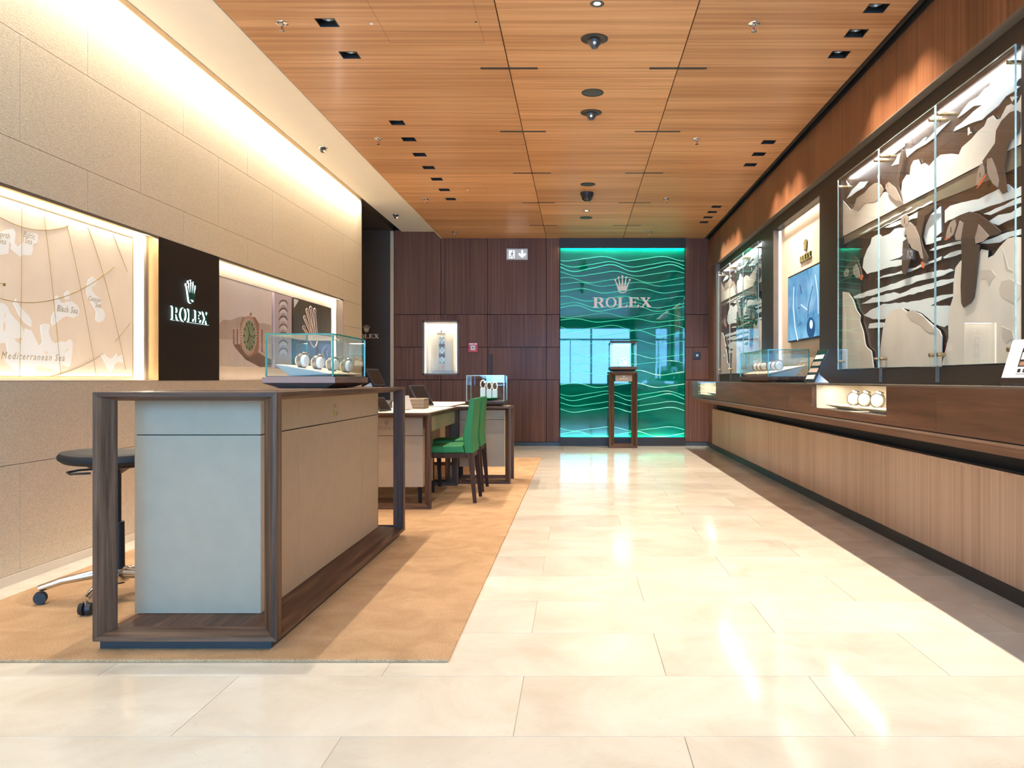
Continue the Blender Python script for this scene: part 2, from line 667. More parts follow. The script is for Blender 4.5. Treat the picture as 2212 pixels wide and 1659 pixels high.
def holed(rect, holes, z0, z1, gap=0.0):
    """slab over rect (x0,x1,y0,y1) between z0 and z1 with rectangular holes"""
    x0, x1, y0, y1 = rect
    hs = []
    for h in holes:
        a, b, c, d = max(h[0], x0), min(h[1], x1), max(h[2], y0), min(h[3], y1)
        if a < b and c < d:
            hs.append((a, b, c, d))
    xs = sorted({x0, x1, *[h[0] for h in hs], *[h[1] for h in hs]})
    ys = sorted({y0, y1, *[h[2] for h in hs], *[h[3] for h in hs]})
    nx, ny = len(xs) - 1, len(ys) - 1
    full = [[not any(h[0] - 1e-9 <= xs[i] and xs[i + 1] <= h[1] + 1e-9 and h[2] - 1e-9 <= ys[j] and ys[j + 1] <= h[3] + 1e-9 for h in hs)
             for j in range(ny)] for i in range(nx)]
    mb = MB()
    ok = lambda i, j: 0 <= i < nx and 0 <= j < ny and full[i][j]
    for i in range(nx):
        for j in range(ny):
            if not full[i][j]:
                continue
            a, b, c, d = xs[i], xs[i + 1], ys[j], ys[j + 1]
            mb.add([(a, c, z0), (b, c, z0), (b, d, z0), (a, d, z0)], [(0, 3, 2, 1)])
            mb.add([(a, c, z1), (b, c, z1), (b, d, z1), (a, d, z1)], [(0, 1, 2, 3)])
            if not ok(i - 1, j):
                mb.add([(a, c, z0), (a, d, z0), (a, d, z1), (a, c, z1)], [(0, 1, 2, 3)])
            if not ok(i + 1, j):
                mb.add([(b, c, z0), (b, d, z0), (b, d, z1), (b, c, z1)], [(3, 2, 1, 0)])
            if not ok(i, j - 1):
                mb.add([(a, c, z0), (b, c, z0), (b, c, z1), (a, c, z1)], [(0, 1, 2, 3)])
            if not ok(i, j + 1):
                mb.add([(a, d, z0), (b, d, z0), (b, d, z1), (a, d, z1)], [(3, 2, 1, 0)])
    return mb


def remap(mb, f):
    mb.v = [f(*v) for v in mb.v]
    return mb


# ------------------------------------------------------------------ lettering and emblem
def ell(cx, cy, rx, ry, n=24):
    return [(cx + rx * math.cos(2 * PI * i / n), cy + ry * math.sin(2 * PI * i / n)) for i in range(n)]


LET = {
    'R': [[(0, 0), (.53, 0), (.53, .07), (.41, .07), (.41, .44), (.56, .44), (.86, 0), (1.21, 0), (1.21, .07), (1.09, .07), (.80, .47), (.97, .55),
           (1.05, .72), (.99, .89), (.85, .98), (.7, 1), (0, 1), (0, .93), (.12, .93), (.12, .07), (0, .07)],
          [(.41, .53), (.62, .53), (.73, .6), (.77, .72), (.73, .85), (.6, .92), (.41, .92)]],
    'O': [ell(1.815, .5, .545, .52, 28), ell(1.815, .5, .33, .44, 28)],
    'L': [[(2.45, 0), (3.43, 0), (3.43, .3), (3.37, .3), (3.27, .08), (2.86, .08), (2.86, .93), (2.98, .93), (2.98, 1), (2.45, 1), (2.45, .93),
           (2.57, .93), (2.57, .07), (2.45, .07)]],
    'E': [[(3.54, 0), (4.59, 0), (4.59, .3), (4.53, .3), (4.42, .08), (3.95, .08), (3.95, .46), (4.15, .46), (4.22, .36), (4.28, .36), (4.28, .66),
           (4.22, .66), (4.15, .55), (3.95, .55), (3.95, .92), (4.42, .92), (4.5, .74), (4.56, .74), (4.56, 1), (3.54, 1), (3.54, .93), (3.66, .93),
           (3.66, .07), (3.54, .07)]],
    'X': [[(4.71, 0), (5.12, 0), (5.12, .07), (5.0, .07), (5.25, .38), (5.48, .07), (5.38, .07), (5.38, 0), (5.89, 0), (5.89, .07), (5.79, .07),
           (5.40, .56), (5.66, .93), (5.75, .93), (5.75, 1), (5.42, 1), (5.42, .93), (5.55, .93), (5.33, .66), (5.14, .93), (5.25, .93), (5.25, 1),
           (4.74, 1), (4.74, .93), (4.84, .93), (5.18, .47), (4.88, .07), (4.71, .07)]],
}
CROWN = [[[(-.40, 1.62), (-.53, 2.05), (-.745, 2.70), (-.70, 2.73), (-.33, 2.02), (-.41, 2.97), (-.35, 2.98), (-.12, 1.98), (-.03, 3.06), (.03, 3.06),
           (.12, 1.98), (.35, 2.98), (.41, 2.97), (.33, 2.02), (.70, 2.73), (.745, 2.70), (.53, 2.05), (.40, 1.62), (.35, 1.52), (.2, 1.44), (0, 1.42),
           (-.2, 1.44), (-.35, 1.52)], ell(0, 1.62, .32, .085, 20)]] + \
        [[ell(x, y, .105, .105, 14)] for x, y in ((-.72, 2.74), (-.38, 2.99), (0, 3.09), (.38, 2.99), (.72, 2.74))]


def logo(parent, o, u, n, h, t, mat, name='emblem', crown_gap=0.0, back=None, backt=0.0):
    """crown over the word; o = centre of the baseline, u = reading direction, n = outward normal, h = letter height"""
    o, u, n, v = Vector(o), Vector(u), Vector(n), Vector((0, 0, 1))
    f = lambda a, b, w: o + u * ((a - 2.945) * h) + v * (b * h) + n * w
    mb = MB()
    for k in 'ROLEX':
        mb.plate(LET[k], f, t)
    g = lambda a, b, w: o + u * (a * h) + v * ((b + crown_gap) * h) + n * w
    m2 = MB()
    for r in CROWN:
        m2.plate(r, g, t)
    a, b = mb.obj('lettering', mat, parent), m2.obj('crown_emblem', mat, parent)
    if back:
        fb = lambda a_, b_, w: f(a_, b_, w) - n * 0
        q = MB()
        for k in 'ROLEX':
            q.plate(LET[k], lambda x, y, w: f(x, y, w), backt)
        for r in CROWN:
            q.plate(r, lambda x, y, w: g(x, y, w), backt)
        q.obj('lit_return', back, parent)
    return a, b


def textmesh(s, size, mapf, name, mat, parent, shear=.25, spacing=1.0):
    cu = bpy.data.curves.new(name, 'FONT')
    cu.body = s
    cu.size = size
    cu.shear = shear
    cu.space_character = spacing
    cu.align_x = 'CENTER'
    cu.align_y = 'CENTER'
    cu.resolution_u = 2
    tmp = bpy.data.objects.new('tmp', cu)
    C.objects.link(tmp)
    dg = bpy.context.evaluated_depsgraph_get()
    me = bpy.data.meshes.new_from_object(tmp.evaluated_get(dg))
    C.objects.unlink(tmp)
    bpy.data.objects.remove(tmp)
    off = wloc(parent)
    for v in me.vertices:
        v.co = Vector(mapf(v.co.x, v.co.y)) - off
    me.materials.clear()
    me.materials.append(MATS[mat])
    o = bpy.data.objects.new(name, me)
    C.objects.link(o)
    o.parent = parent
    return o


ORD = ['first', 'second', 'third', 'fourth', 'fifth', 'sixth', 'seventh', 'eighth', 'ninth', 'tenth', 'eleventh', 'twelfth']

# ================================================================== STRUCTURE
# ---- floor of limestone tiles
CX0, CX1, CY0, CY1 = -2.59, -.455, 2.91, 10.47       # carpet
floor = struct('floor', box(-4.6, 2.3, YF - .2, YB + .2, -.15, -.003), 'grout', 'polished beige limestone floor laid in long staggered tiles', 'floor')
rows = [(2.31 + .47 * k, 2.31 + .47 * (k + 1)) for k in range(-14, 22)]
for (ya, yb) in rows:
    k = round((ya - 2.31) / .47)
    y0, y1 = max(ya, YF) + .0013, min(yb, YB) - .0013
    if y1 - y0 < .02:
        continue
    xoff = -.18 if k % 2 == 0 else .30
    lo, hi = (-4.5 if ya > 10.5 else XL), 2.06
    x = xoff - .96 * 5
    while x < hi:
        x0, x1 = max(x, lo) + .0013, min(x + .96, hi) - .0013
        x += .96
        if x1 - x0 < .02:
            continue
        if x0 > CX0 + .01 and x1 < CX1 - .01 and y0 > CY0 + .01 and y1 < CY1 - .01:
            continue
        box(x0, x1, y0, y1, -.003, 0).obj('tile', 'limestone', floor)

carpet = tag(box(CX0, CX1, CY0, CY1, .0005, .012).obj('carpet', 'carpet_pile', None, bev=.003), 'tan brown cut pile carpet inlaid under the desks', 'carpet', None, 'structure')

# ---- wood ceiling
left_spots = [onC(706, 49), onC(757, 119), onC(859, 265), onC(885, 301), onC(907, 334), onC(928, 362), onC(945, 387), onC(960, 410), onC(975, 430)]
left_spots = [(-1.495, y) for _, y in left_spots]
right_spots = [(1.718, onC(0, py)[1]) for py in (18, 72, 118, 307, 333, 356, 446.5, 458, 469.4, 480)]
left_near = [(-1.495, 3.47)]
right_near = [(1.718, y) for y in (3.2, 2.85, 2.5)]
SQ = .06
allspots = left_spots + right_spots + left_near + right_near
ceil_holes = [(x - SQ, x + SQ, y - SQ, y + SQ) for x, y in allspots]
ceiling = struct('ceiling', box(XCE - .02, 2.25, YF, YB + .1, ZC + .16, ZC + .30), 'dark_gap', 'glossy brown wood veneer ceiling in large rectangular panels', 'ceiling')
cxs = [XCE, -.467, .69, 1.925]
cys = [YF, -1.5, -.07, 1.36, 2.79, 4.216, 5.646, 7.084, 8.51, 9.94, 11.40, YB - .012]
G = .0036
HATCH = [(-.99, -.36)]
for i in range(3):
    for j in range(len(cys) - 1):
        mb = holed((cxs[i] + G, cxs[i + 1] - G, cys[j] + G, cys[j + 1] - G), ceil_holes, ZC, ZC + .022)
        mb.obj('panel', 'wood_ceiling', ceiling)
# flush access hatches: a fine shadow joint round a removable leaf
for (x0, x1, y0, y1) in ((onC(843, 92)[0], onC(1047, 92)[0], 4.30, onC(0, 92)[1]), (-1.22, -1.02, 9.05, 9.42)):
    m = MB()
    w = .0012
    for r in ((x0, x0 + w, y0, y1), (x1 - w, x1, y0, y1), (x0, x1, y1 - w, y1)):
        m.box(r[0], r[1], r[2], r[3], ZC - .0006, ZC)
    m.obj('hatch_joint', 'dark_gap', ceiling)
box(cxs[3], cxs[3] + .02, YF, YB, ZC - .012, ZC + .16).obj('edge_profile', 'black', ceiling)
box(XR - .006, XR, YF, YB, ZC - .03, ZC + .16).obj('edge_profile', 'black', ceiling)
box(1.945, 1.974, YF, YB, ZC + .045, ZC + .06).obj('slot_liner', 'black', ceiling)
box(XCE - .012, XCE, YF, YB, ZC - .001, ZS).obj('edge_board', 'soffit_white', ceiling)

# ---- white soffit along the left wall with the wall-washing slot
soffit = struct('ceiling_soffit', box(XL + .112, XCE - .012, YF, YB, ZS, ZS + .03), 'soffit_white', 'smooth white lowered ceiling strip above the left wall', 'ceiling')
box(XL - .3, XCE, YF, YB, ZS + .14, ZS + .17).obj('slot_lid', 'soffit_white', soffit)
box(XL + .108, XL + .112, YF, 10.55, ZS - .003, ZS + .06).obj('slot_edge', 'bronze_light', soffit)
area('cove_light', (XL + .090, 3.28, ZS + .040), (0, math.radians(8), 0), .03, 14.4, P_COVE, WARM2, soffit)

# ---- left wall: textured panels with a long display recess
NZ0, NZ1, NX = .992, 1.945, XL - .076
wl = struct('wall_left', box(XL - .30, XL - .085, YF, 10.55, -.1, ZS + .16), 'plaster', 'beige textured wall of large staggered panels with a lit display recess', 'wall')
PW = 1.128
zr = [(.047, .583, 0), (.583, NZ0, 1), (NZ1, 2.18, 1), (2.18, 2.713, 0), (2.713, ZS + .14, 1)]
for z0, z1, par in zr:
    y = 4.086 - PW * 8 + (.565 if par else 0)
    while y < 10.55:
        y0, y1 = max(y, YF) + .0014, min(y + PW, 10.55) - .0014
        y += PW
        if y1 - y0 > .03:
            box(XL - .085, XL, y0, y1, z0 + .0014, z1 - .0014).obj('panel', 'wallcover', wl)
# end of the recess beside the alcove
box(XL - .085, XL, 9.73, 10.55, NZ0 + .0014, 1.648 - .0014).obj('panel', 'wallcover', wl)
box(XL - .085, XL, 9.73, 10.55, 1.648 + .0014, NZ1 - .0014).obj('panel', 'wallcover', wl)
box(XL - .3, XL + .002, 10.55, 10.556, 0, ZS).obj('end_trim', 'brass', wl)
# recess linings
box(XL - .085, NX, YF, 9.73, NZ0, NZ1).obj('recess_back', 'panel_tan', wl)
box(NX, XL - .001, YF, 9.73, NZ0, NZ0 + .004).obj('recess_sill', 'cream', wl)
box(XL - .012, XL + .002, YF, 9.73, NZ1 - .016, NZ1).obj('recess_lip', 'bronze_light', wl)
box(NX, XL + .002, 9.72, 9.73, NZ0, NZ1).obj('recess_jamb', 'bronze_light', wl)
# light lines inside the recess (map part and picture part)
for (ya, yb, pw) in ((1.2, 5.42, 1.4), (6.36, 9.71, .55)):
    area('recess_light', (XL - .024, (ya + yb) / 2, NZ1 - .006), (0, math.radians(20), 0), .016, yb - ya, P_NICHE * pw * (yb - ya) / 4, WARM2, wl)
    area('recess_light', (XL - .024, (ya + yb) / 2, NZ0 + .006), (PI, math.radians(-20), 0), .016, yb - ya, P_NICHE * .22 * pw * (yb - ya) / 4, WARM2, wl)
area('recess_light', (NX + .025, 5.40, 1.46), (-PI / 2, 0, 0), .015, .88, P_NICHE * .30, WARM2, wl)
area('recess_light', (NX + .025, 9.70, 1.46), (-PI / 2, 0, 0), .015, .88, P_NICHE * .25, WARM2, wl)
struct('baseboard_left', box(XL - .01, XL + .006, YF, 10.55, 0, .046), 'cream', 'low beige skirting along the left wall', 'baseboard')

# ---- alcove at the end of the left wall
alc = struct('wall_alcove', box(-4.5, XL - .035, YB - .02, YB + .15, 0, ZS + .2), 'bronze_alcove', 'dark bronze alcove wall carrying a gold emblem', 'wall')
box(-4.6, -4.5, 10.3, YB + .1, 0, ZS + .2).obj('side_panel', 'bronze_alcove', alc)
box(-4.6, XL - .02, 10.3, YB, ZS + .02, ZS + .16).obj('ceiling_panel', 'bronze_alcove', alc)
box(-4.6, XL - .3, 10.4, 10.55, 0, ZS + .2).obj('return_panel', 'bronze_alcove', alc)
for z in (1.49, 1.983):
    box(-4.4, XL - .04, YB - .0215, YB - .02, z - .001, z + .001).obj('joint', 'dark_gap', alc)
box(XL - .048, XL - .004, YB - .06, YB, 0, ZS).obj('brass_post', 'post_gold', alc)

# ---- back wall
XG0, XG1, ZG0, ZG1 = -.259, 1.623, .133, 2.979
wb = struct('wall_back', box(XL - .02, 2.4, YB + .165, YB + .35, -.1, ZS + .2), 'dark_gap', 'dark reddish wood panelled back wall with a lit wall case', 'wall')
NB = (-2.336, -1.790, 1.070, 1.888)                   # wall display case
cols = [XL, -2.063, -1.357, -.4686, -.266]
zrows = [.056, .996, 1.49, 1.983, ZS + .02]
for i in range(4):
    for j in range(4):
        top = zrows[j + 1] if j < 3 else (ZS + .02 if i == 0 else ZC + .10)
        mb = holed((cols[i] + .0038, cols[i + 1] - .0038, zrows[j] + .0038, top - .0038 if j < 3 else top), [NB], 0, .022)
        remap(mb, lambda x, y, z: (x, YB + .022 - z, y)).obj('panel', 'wood_wall', wb)
for j in range(4):
    top = zrows[j + 1] if j < 3 else ZC + .1
    box(XG1 + .008, XR + .02, YB, YB + .022, zrows[j] + .0038, top - .0038).obj('panel', 'wood_wall', wb)
struct('baseboard_back', MB().box(XL, XG0 - .004, YB - .008, YB + .01, 0, .054).box(XG1 + .004, 1.975, YB - .008, YB + .01, 0, .054), 'charcoal', 'dark grey skirting under the back wall', 'baseboard')

# ---- right wall: wood fascia, bronze cladding, piers
wr = struct('wall_right', box(2.16, 2.40, YF, YB + .1, -.1, ZC + .3), 'dark_gap', 'right wall with wood fascia above bronze framed display windows', 'wall')
fj = [YF, -1.65, 1.05, 3.79, 6.42, 9.15, YB]
for i in range(len(fj) - 1):
    box(XR, XR + .06, fj[i] + .0015, fj[i + 1] - .0015, 2.663, ZC + .15).obj('fascia_panel', 'wood_fascia', wr)
XD = 2.04
box(XR, XD + .02, YF, 11.95, 2.655, 2.663).obj('fascia_lip', 'bronze_light', wr)
box(XD, XD + .12, YF, 11.95, 2.55, 2.655).obj('header', 'bronze', wr)
for (ya, yb) in ((YF, 3.786), (6.38, 6.94), (8.58, 9.12)):
    box(XD, XD + .12, ya, yb, .97, 2.55).obj('pier', 'bronze', wr)
box(XD - .05, XD + .12, 11.79, 11.95, .97, 2.66).obj('pier', 'bronze_light', wr)
for (ya, yb) in ((3.786, 6.38), (9.12, 11.79)):
    box(XD, XD + .10, ya, yb, .97, 1.073).obj('ledge_panel', 'bronze', wr)
box(XR + .0, XR + .18, 11.95, YB, 0, 2.663).obj('return_panel', 'wood_wall', wr)
# niche of the screen
box(2.115, 2.16, 6.94, 8.58, .97, 2.55).obj('screen_panel', 'panel_tan', wr)
box(XD, 2.115, 8.56, 8.58, .97, 2.55).obj('screen_jamb', 'bronze_light', wr)
box(2.09, 2.113, 8.525, 8.558, 1.0, 2.54).obj('light_strip', 'strip_white', wr)
area('screen_wash', (2.075, 7.7, 2.54), (0, -.2, 0),   .03, 1.4, 1.5, WARM2, wr)

# ---- front wall behind the viewer: a glazed shopfront that lets the daylight in
wf = struct('wall_front', MB().box(-4.6, XL + .25, YF - .2, YF, 0, 3.5).box(1.9, 2.4, YF - .2, YF, 0, 3.5).box(-4.6, 2.4, YF - .2, YF, 2.85, 3.5).box(XL + .25, 1.9, YF - .2, YF, 0, .80), 'bronze',
            'shopfront wall behind the viewer with a wide glazed opening', 'wall')
win = struct('window_1', MB().box(XL + .25, 1.9, YF - .13, YF - .07, .80, .86).box(XL + .25, 1.9, YF - .13, YF - .07, 2.79, 2.85)
             .box(XL + .25, XL + .31, YF - .13, YF - .07, .80, 2.85).box(1.84, 1.9, YF - .13, YF - .07, .80, 2.85)
             .box(-.98, -.92, YF - .13, YF - .07, .80, 2.85).box(XL + .25, 1.9, YF - .13, YF - .07, 2.38, 2.44).box(-.26, -.23, YF - .13, YF - .07, .80, 2.4).box(1.16, 1.19, YF - .13, YF - .07, .80, 2.4).box(.46, .52, YF - .13, YF - .07, .80, 2.85), 'charcoal', 'tall shopfront window with dark frames', 'window')
for a, b in ((XL + .31, -.98), (-.92, .46), (.52, 1.84)):
    box(a, b, YF - .105, YF - .095, .86, 2.79).obj('pane', 'glass_front', win)
pt = area('window_portal', ((XL + 2.15) / 2, YF - .02, 1.82), (PI / 2, 0, 0), 4.4, 2.0, 1, (1, 1, 1))
pt.data.cycles.is_portal = True

# ---- outer shell (no stray daylight)
box(-5.0, 2.8, YB + .34, YB + .44, -.2, 3.7).obj('outer_shell', 'dark_gap', wb)
box(-5.0, -4.6, YF - .2, YB + .4, -.2, 3.7).obj('outer_shell', 'dark_gap', wl)
box(2.38, 2.8, YF - .2, YB + .4, -.2, 3.7).obj('outer_shell', 'dark_gap', wr)
box(-5.0, 2.8, YF - .2, YB + .4, 3.56, 3.7).obj('outer_shell', 'dark_gap', ceiling)
box(-4.7, XCE, YF - .2, YB + .2, ZS + .17, ZS + .3).obj('cover', 'dark_gap', ceiling)
box(-4.7, -4.55, YF, 10.4, 0, ZS + .2).obj('cover', 'dark_gap', wl)

# ================================================================== GREEN WAVE WALL
gw = thing('wave_wall', 'tall glossy green glass wall engraved with bright wavy lines', 'glass wall', ((XG0 + XG1) / 2, YB, 0))
box(XG0, XG1, YB + .004, YB + .02, ZG0 - .03, ZG1 + .03).obj('glass_panel', 'green_glass', gw)
MB().box(XG0 - .006, XG1 + .006, YB - .045, YB - .038, ZG1, ZC + .1).box(XG0 - .006, XG1 + .006, YB - .038, YB + .02, ZG1 + .03, ZC + .1).obj('top_band', 'bronze', gw)
MB().box(XG0 - .006, XG1 + .006, YB - .045, YB - .038, 0, ZG0).box(XG0 - .006, XG1 + .006, YB - .038, YB + .02, .001, ZG0 - .03).obj('bottom_band', 'bronze', gw)
# line heights at the left edge read off the wall, with amplitude and phase of each wave
waves = [(555, 4.5, 2.2, .9), (567, 5.5, 1.4, 1.0), (575, 7, 1.3, 1.5), (587, 5, .9, .9), (601, 5.5, -.4, .7), (610, 4, -1.6, .6), (624, 4.5, -1.9, .9), (641, 5, -.1, .7), (655, 5.5, -1.1, .8),
         (662, 6, -1.2, 1.1), (677, 4.5, 2.0, .45), (688, 3.5, -1.2, 1.2), (704, 5, 1.2, 1.0), (716, 6, -1.5, 1.0), (735, 4.5, -1.2, .5), (765, 4.5, -.8, .6), (779, 3.5, 1.3, .5),
         (801, 5, -1.5, 1.3), (828, 4.5, -1.2, 1.2), (846, 5, 1.7, .9), (854, 7, 1.5, 1.1), (868, 4.5, 1.2, .9), (881, 5, 1.3, 1.2), (922, 4, 1.4, .9), (934, 6, -1.4, 1.2)]
for (py, am, ph, br) in waves:
    z0 = H - (py + 4 - VY) / F * YB
    a = am / F * YB
    pts = []
    for i in range(49):
        x = XG0 + .004 + (XG1 - XG0 - .008) * i / 48
        u = (x - XG0) / .90 * 2 * PI
        z = z0 + a * math.sin(u + ph + PI / 2) + .22 * a * math.sin(2 * u + ph * 2)
        pts.append((x, YB + .004, min(max(z, ZG0 + .01), ZG1 - .01)))
    MB().tube(pts, .0042 * (.4 + .6 * br), 5).obj('wave_line', 'wave_line', gw, smooth=True)
logo(gw, ((1344.5 - VX) / F * YB, YB + .003, H - (664 - VY) / F * YB), (1, 0, 0), (0, -1, 0), 21.6 / F * YB, .012, 'gold_matte')
area('wave_light', ((XG0 + XG1) / 2, YB - .018, ZG1 + .016), (.4, 0, 0), XG1 - XG0 - .02, .016, 7, (.75, 1, .85), gw)
area('wave_light', ((XG0 + XG1) / 2, YB - .018, ZG0 - .016), (PI - .4, 0, 0), XG1 - XG0 - .02, .016, 4, (.75, 1, .85), gw)

# ================================================================== CEILING FITTINGS
def spotlight(x, y, label, power, tilt, group='square recessed downlights', angle=80, blend=.6):
    t = thing('ceiling_spotlight', label, 'downlight', (x, y, ZC), group)
    s, d, w = SQ - .001, .085, .004
    m = MB()
    m.box(x - s, x - s + w, y - s, y + s, ZC - .0015, ZC + d).box(x + s - w, x + s, y - s, y + s, ZC - .0015, ZC + d)
    m.box(x - s, x + s, y - s, y - s + w, ZC - .0015, ZC + d).box(x - s, x + s, y + s - w, y + s, ZC - .0015, ZC + d)
    m.box(x - s, x + s, y - s, y + s, ZC + d, ZC + d + .004)
    m.obj('housing', 'black', t)
    MB().lathe([(.016, .03), (.036, .012), (.040, .0), (.043, .002), (.040, .02), (.02, .05)], (x, y + .012, ZC + .03), 16).obj('reflector_ring', 'lens', t, smooth=True)
    d_ = bpy.data.lights.new('lamp', 'SPOT')
    d_.energy = power
    d_.color = WARM
    d_.spot_size = math.radians(angle)
    d_.spot_blend = blend
    d_.shadow_soft_size = .018
    o = bpy.data.objects.new('lamp', d_)
    C.objects.link(o)
    o.location = (0, 0, .012)
    o.rotation_euler = (0, math.radians(tilt), 0)
    o.parent = t


for i, (x, y) in enumerate(left_spots):
    spotlight(x, y, 'square black recessed downlight, %s from the viewer in the row beside the white soffit' % ORD[i], P_LEFT, -7, angle=76, blend=.6)
for i, (x, y) in enumerate(right_spots):
    spotlight(x, y, 'square black recessed downlight, %s from the viewer in the row above the display counter' % ORD[i], P_RIGHT, 5, angle=100, blend=.85)
for x, y in left_near:
    spotlight(x, y, 'square recessed downlight overhead, before the first one of the soffit row', P_LEFT, -7, angle=76, blend=.6)
for i, (x, y) in enumerate(right_near):
    spotlight(x, y, 'square recessed downlight above the picture edge, %s before the counter row' % ORD[i], P_RIGHT, 5, angle=100, blend=.85)

# black slot diffusers on the panel joints
n = 0
for py, side in ((147, 0), (147, 1), (284, 0), (283, 1), (374, 0), (373, 1), (438, 0), (437, 1), (487, 0), (486, 1)):
    y = onC(0, py)[1]
    y = min(cys, key=lambda q: abs(q - y))
    x = (-.467, .69)[side]
    t = thing('air_slot', 'black slotted air outlet, %s from the viewer on the ceiling joint %s' % (ORD[n // 2], ('facing the soffit', 'facing the counter')[side]), 'air vent', (x, y, ZC), 'slotted air outlets')
    box(x - .196, x + .196, y - .017, y + .017, ZC - .0015, ZC + .01).obj('frame', 'black', t)
    m = MB()
    for k in range(14):
        xx = x - .18 + k * .0277
        m.box(xx, xx + .006, y - .013, y + .013, ZC - .0035, ZC - .0015)
    m.obj('louvre', 'charcoal', t)['kind'] = 'stuff'
    n += 1

# dome cameras
for i, (px, py) in enumerate(((1284, 84), (1277, 243))):
    x, y = onC(px, py)
    t = thing('dome_camera', 'clear dome security camera in a black ceiling ring, %s' % ('the larger one nearest the viewer', 'between two round loudspeaker grilles')[i], 'camera', (x, y, ZC), 'clear dome cameras')
    MB().lathe([(.0, -.004), (.05, -.010), (.078, -.008), (.086, -.003), (.086, .004), (0, .004)], (x, y, ZC), 32).obj('ring', 'black', t, smooth=True)
    MB().lathe([(.048, -.008), (.048, -.030), (.041, -.055), (.026, -.073), (.0, -.081)], (x, y, ZC), 28).obj('dome', 'glass', t, smooth=True)
    MB().lathe([(0, -.008), (.036, -.010), (.036, -.035), (.018, -.060), (0, -.064)], (x, y, ZC), 20).obj('lens_unit', 'charcoal', t, smooth=True)
    MB().cyl((x, y - .03, ZC - .036), (x, y - .037, ZC - .040), .012, .010, 14).obj('lens', 'chrome', t, smooth=True)
x, y = onC(1268, 416)
t = thing('dome_camera', 'black drum shaped dome camera hanging under the ceiling far back', 'camera', (x, y, ZC))
MB().lathe([(0, .002), (.076, .002), (.076, -.030), (.066, -.045), (0, -.046)], (x, y, ZC), 28).obj('drum', 'black', t, smooth=True)
MB().lathe([(.064, -.045), (.058, -.075), (.036, -.094), (0, -.10)], (x, y, ZC), 28).obj('dome', 'black_gloss', t, smooth=True)
# round loudspeaker grilles
for i, (px, py) in enumerate(((1280, 200), (1270, 398), (1266, 470))):
    x, y = onC(px, py)
    t = thing('ceiling_speaker', 'round dark ceiling loudspeaker grille, %s from the viewer' % ORD[i], 'speaker', (x, y, ZC), 'round ceiling speakers')
    MB().lathe([(0, -.003), (.072, -.003), (.072, .002), (0, .002)], (x, y, ZC), 32).obj('grille', 'charcoal', t)
    MB().lathe([(.073, .002), (.073, -.005), (.082, -.004), (.083, .002)], (x, y, ZC), 32).obj('rim', 'black', t, smooth=True)
# small bright downlights
for i, (px, py) in enumerate(((1290, 8), (1267, 455))):
    x, y = onC(px, py)
    t = thing('round_downlight', 'small round downlight with a brilliant cool white lamp, %s' % ('at the top edge near the viewer', 'far back beside the black camera')[i], 'downlight', (x, y, ZC), 'round downlights')
    MB().lathe([(.022, .002), (.024, -.002), (.040, -.003), (.041, .002)], (x, y, ZC), 28).obj('ring', 'charcoal', t, smooth=True)
    MB().lathe([(0, -.004), (.012, -.003), (.020, .001)], (x, y, ZC), 20).obj('bulb', 'led_cool', t, smooth=True)
# sprinklers
spr = [(609, 50), (1629, 51), (817, 300), (1505, 300), (920, 430), (1439, 429), (982, 501), (1403, 500)]
for i, (px, py) in enumerate(spr):
    x, y = onC(px, py)
    t = thing('sprinkler', 'small chrome fire sprinkler, %s from the viewer on the %s half of the ceiling' % (ORD[i // 2], ('soffit', 'counter')[i % 2]), 'sprinkler', (x, y, ZC), 'ceiling sprinklers')
    MB().lathe([(0, .001), (.037, .001), (.036, -.003), (.024, -.008), (.014, -.009), (0, -.009)], (x, y, ZC), 24).obj('rosette', 'chrome', t, smooth=True)
    m = MB().cyl((x, y, ZC - .008), (x, y, ZC - .022), .009, .008, 12)
    m.tube([(x - .008, y, ZC - .022), (x - .012, y, ZC - .034), (x - .004, y, ZC - .046)], .0022, 6)
    m.tube([(x + .008, y, ZC - .022), (x + .012, y, ZC - .034), (x + .004, y, ZC - .046)], .0022, 6)
    m.obj('body', 'chrome', t, smooth=True)
    MB().cyl((x, y, ZC - .023), (x, y, ZC - .044), .003, .003, 8).obj('glass_bulb', 'alarm_red', t, smooth=True)
    MB().lathe([(0, -.046), (.017, -.047), (.016, -.049), (0, -.050)], (x, y, ZC), 18).obj('deflector', 'chrome', t, smooth=True)
for i, (px, py) in enumerate(((803, 51), (1010, 411))):
    x, y = onC(px, py)
    tag(MB().lathe([(0, .001), (.011, .001), (.011, -.004), (.006, -.007), (0, -.008)], (x, y, ZC), 16).obj('ceiling_sensor', 'cream_light', None, smooth=True),
            'tiny round white sensor on the ceiling ' + ('beside the nearest downlight', 'beside the far downlights')[i], 'sensor', 'ceiling sensors')
x, y = onC(1028, 47)
tag(MB().lathe([(0, .001), (.006, .001), (.006, -.003), (0, -.004)], (x, y, ZC), 14).obj('hatch_lock', 'black', None, smooth=True), 'tiny round black lock of the ceiling hatch', 'lock')
# eyeball cameras on the white soffit
for i, (px, py) in enumerate(((698, 319), (855, 464))):
    x, y = onC(px, py, ZS)
    t = thing('eyeball_camera', 'small swivel camera on the white soffit, %s' % ('the one closer to the viewer', 'the one next to the dark alcove')[i], 'camera', (x, y, ZS), 'soffit cameras')
    MB().lathe([(0, .001), (.045, .001), (.043, -.006), (.030, -.010), (0, -.010)], (x, y, ZS), 24).obj('mount', 'chrome', t, smooth=True)
    MB().lathe([(.024, -.008), (.030, -.022), (.028, -.036), (.016, -.048), (0, -.052)], (x, y, ZS), 20).obj('ball', 'charcoal', t, smooth=True)
    MB().cyl((x + .012, y - .016, ZS - .032), (x + .026, y - .034, ZS - .046), .014, .012, 14).obj('lens', 'chrome', t, smooth=True)

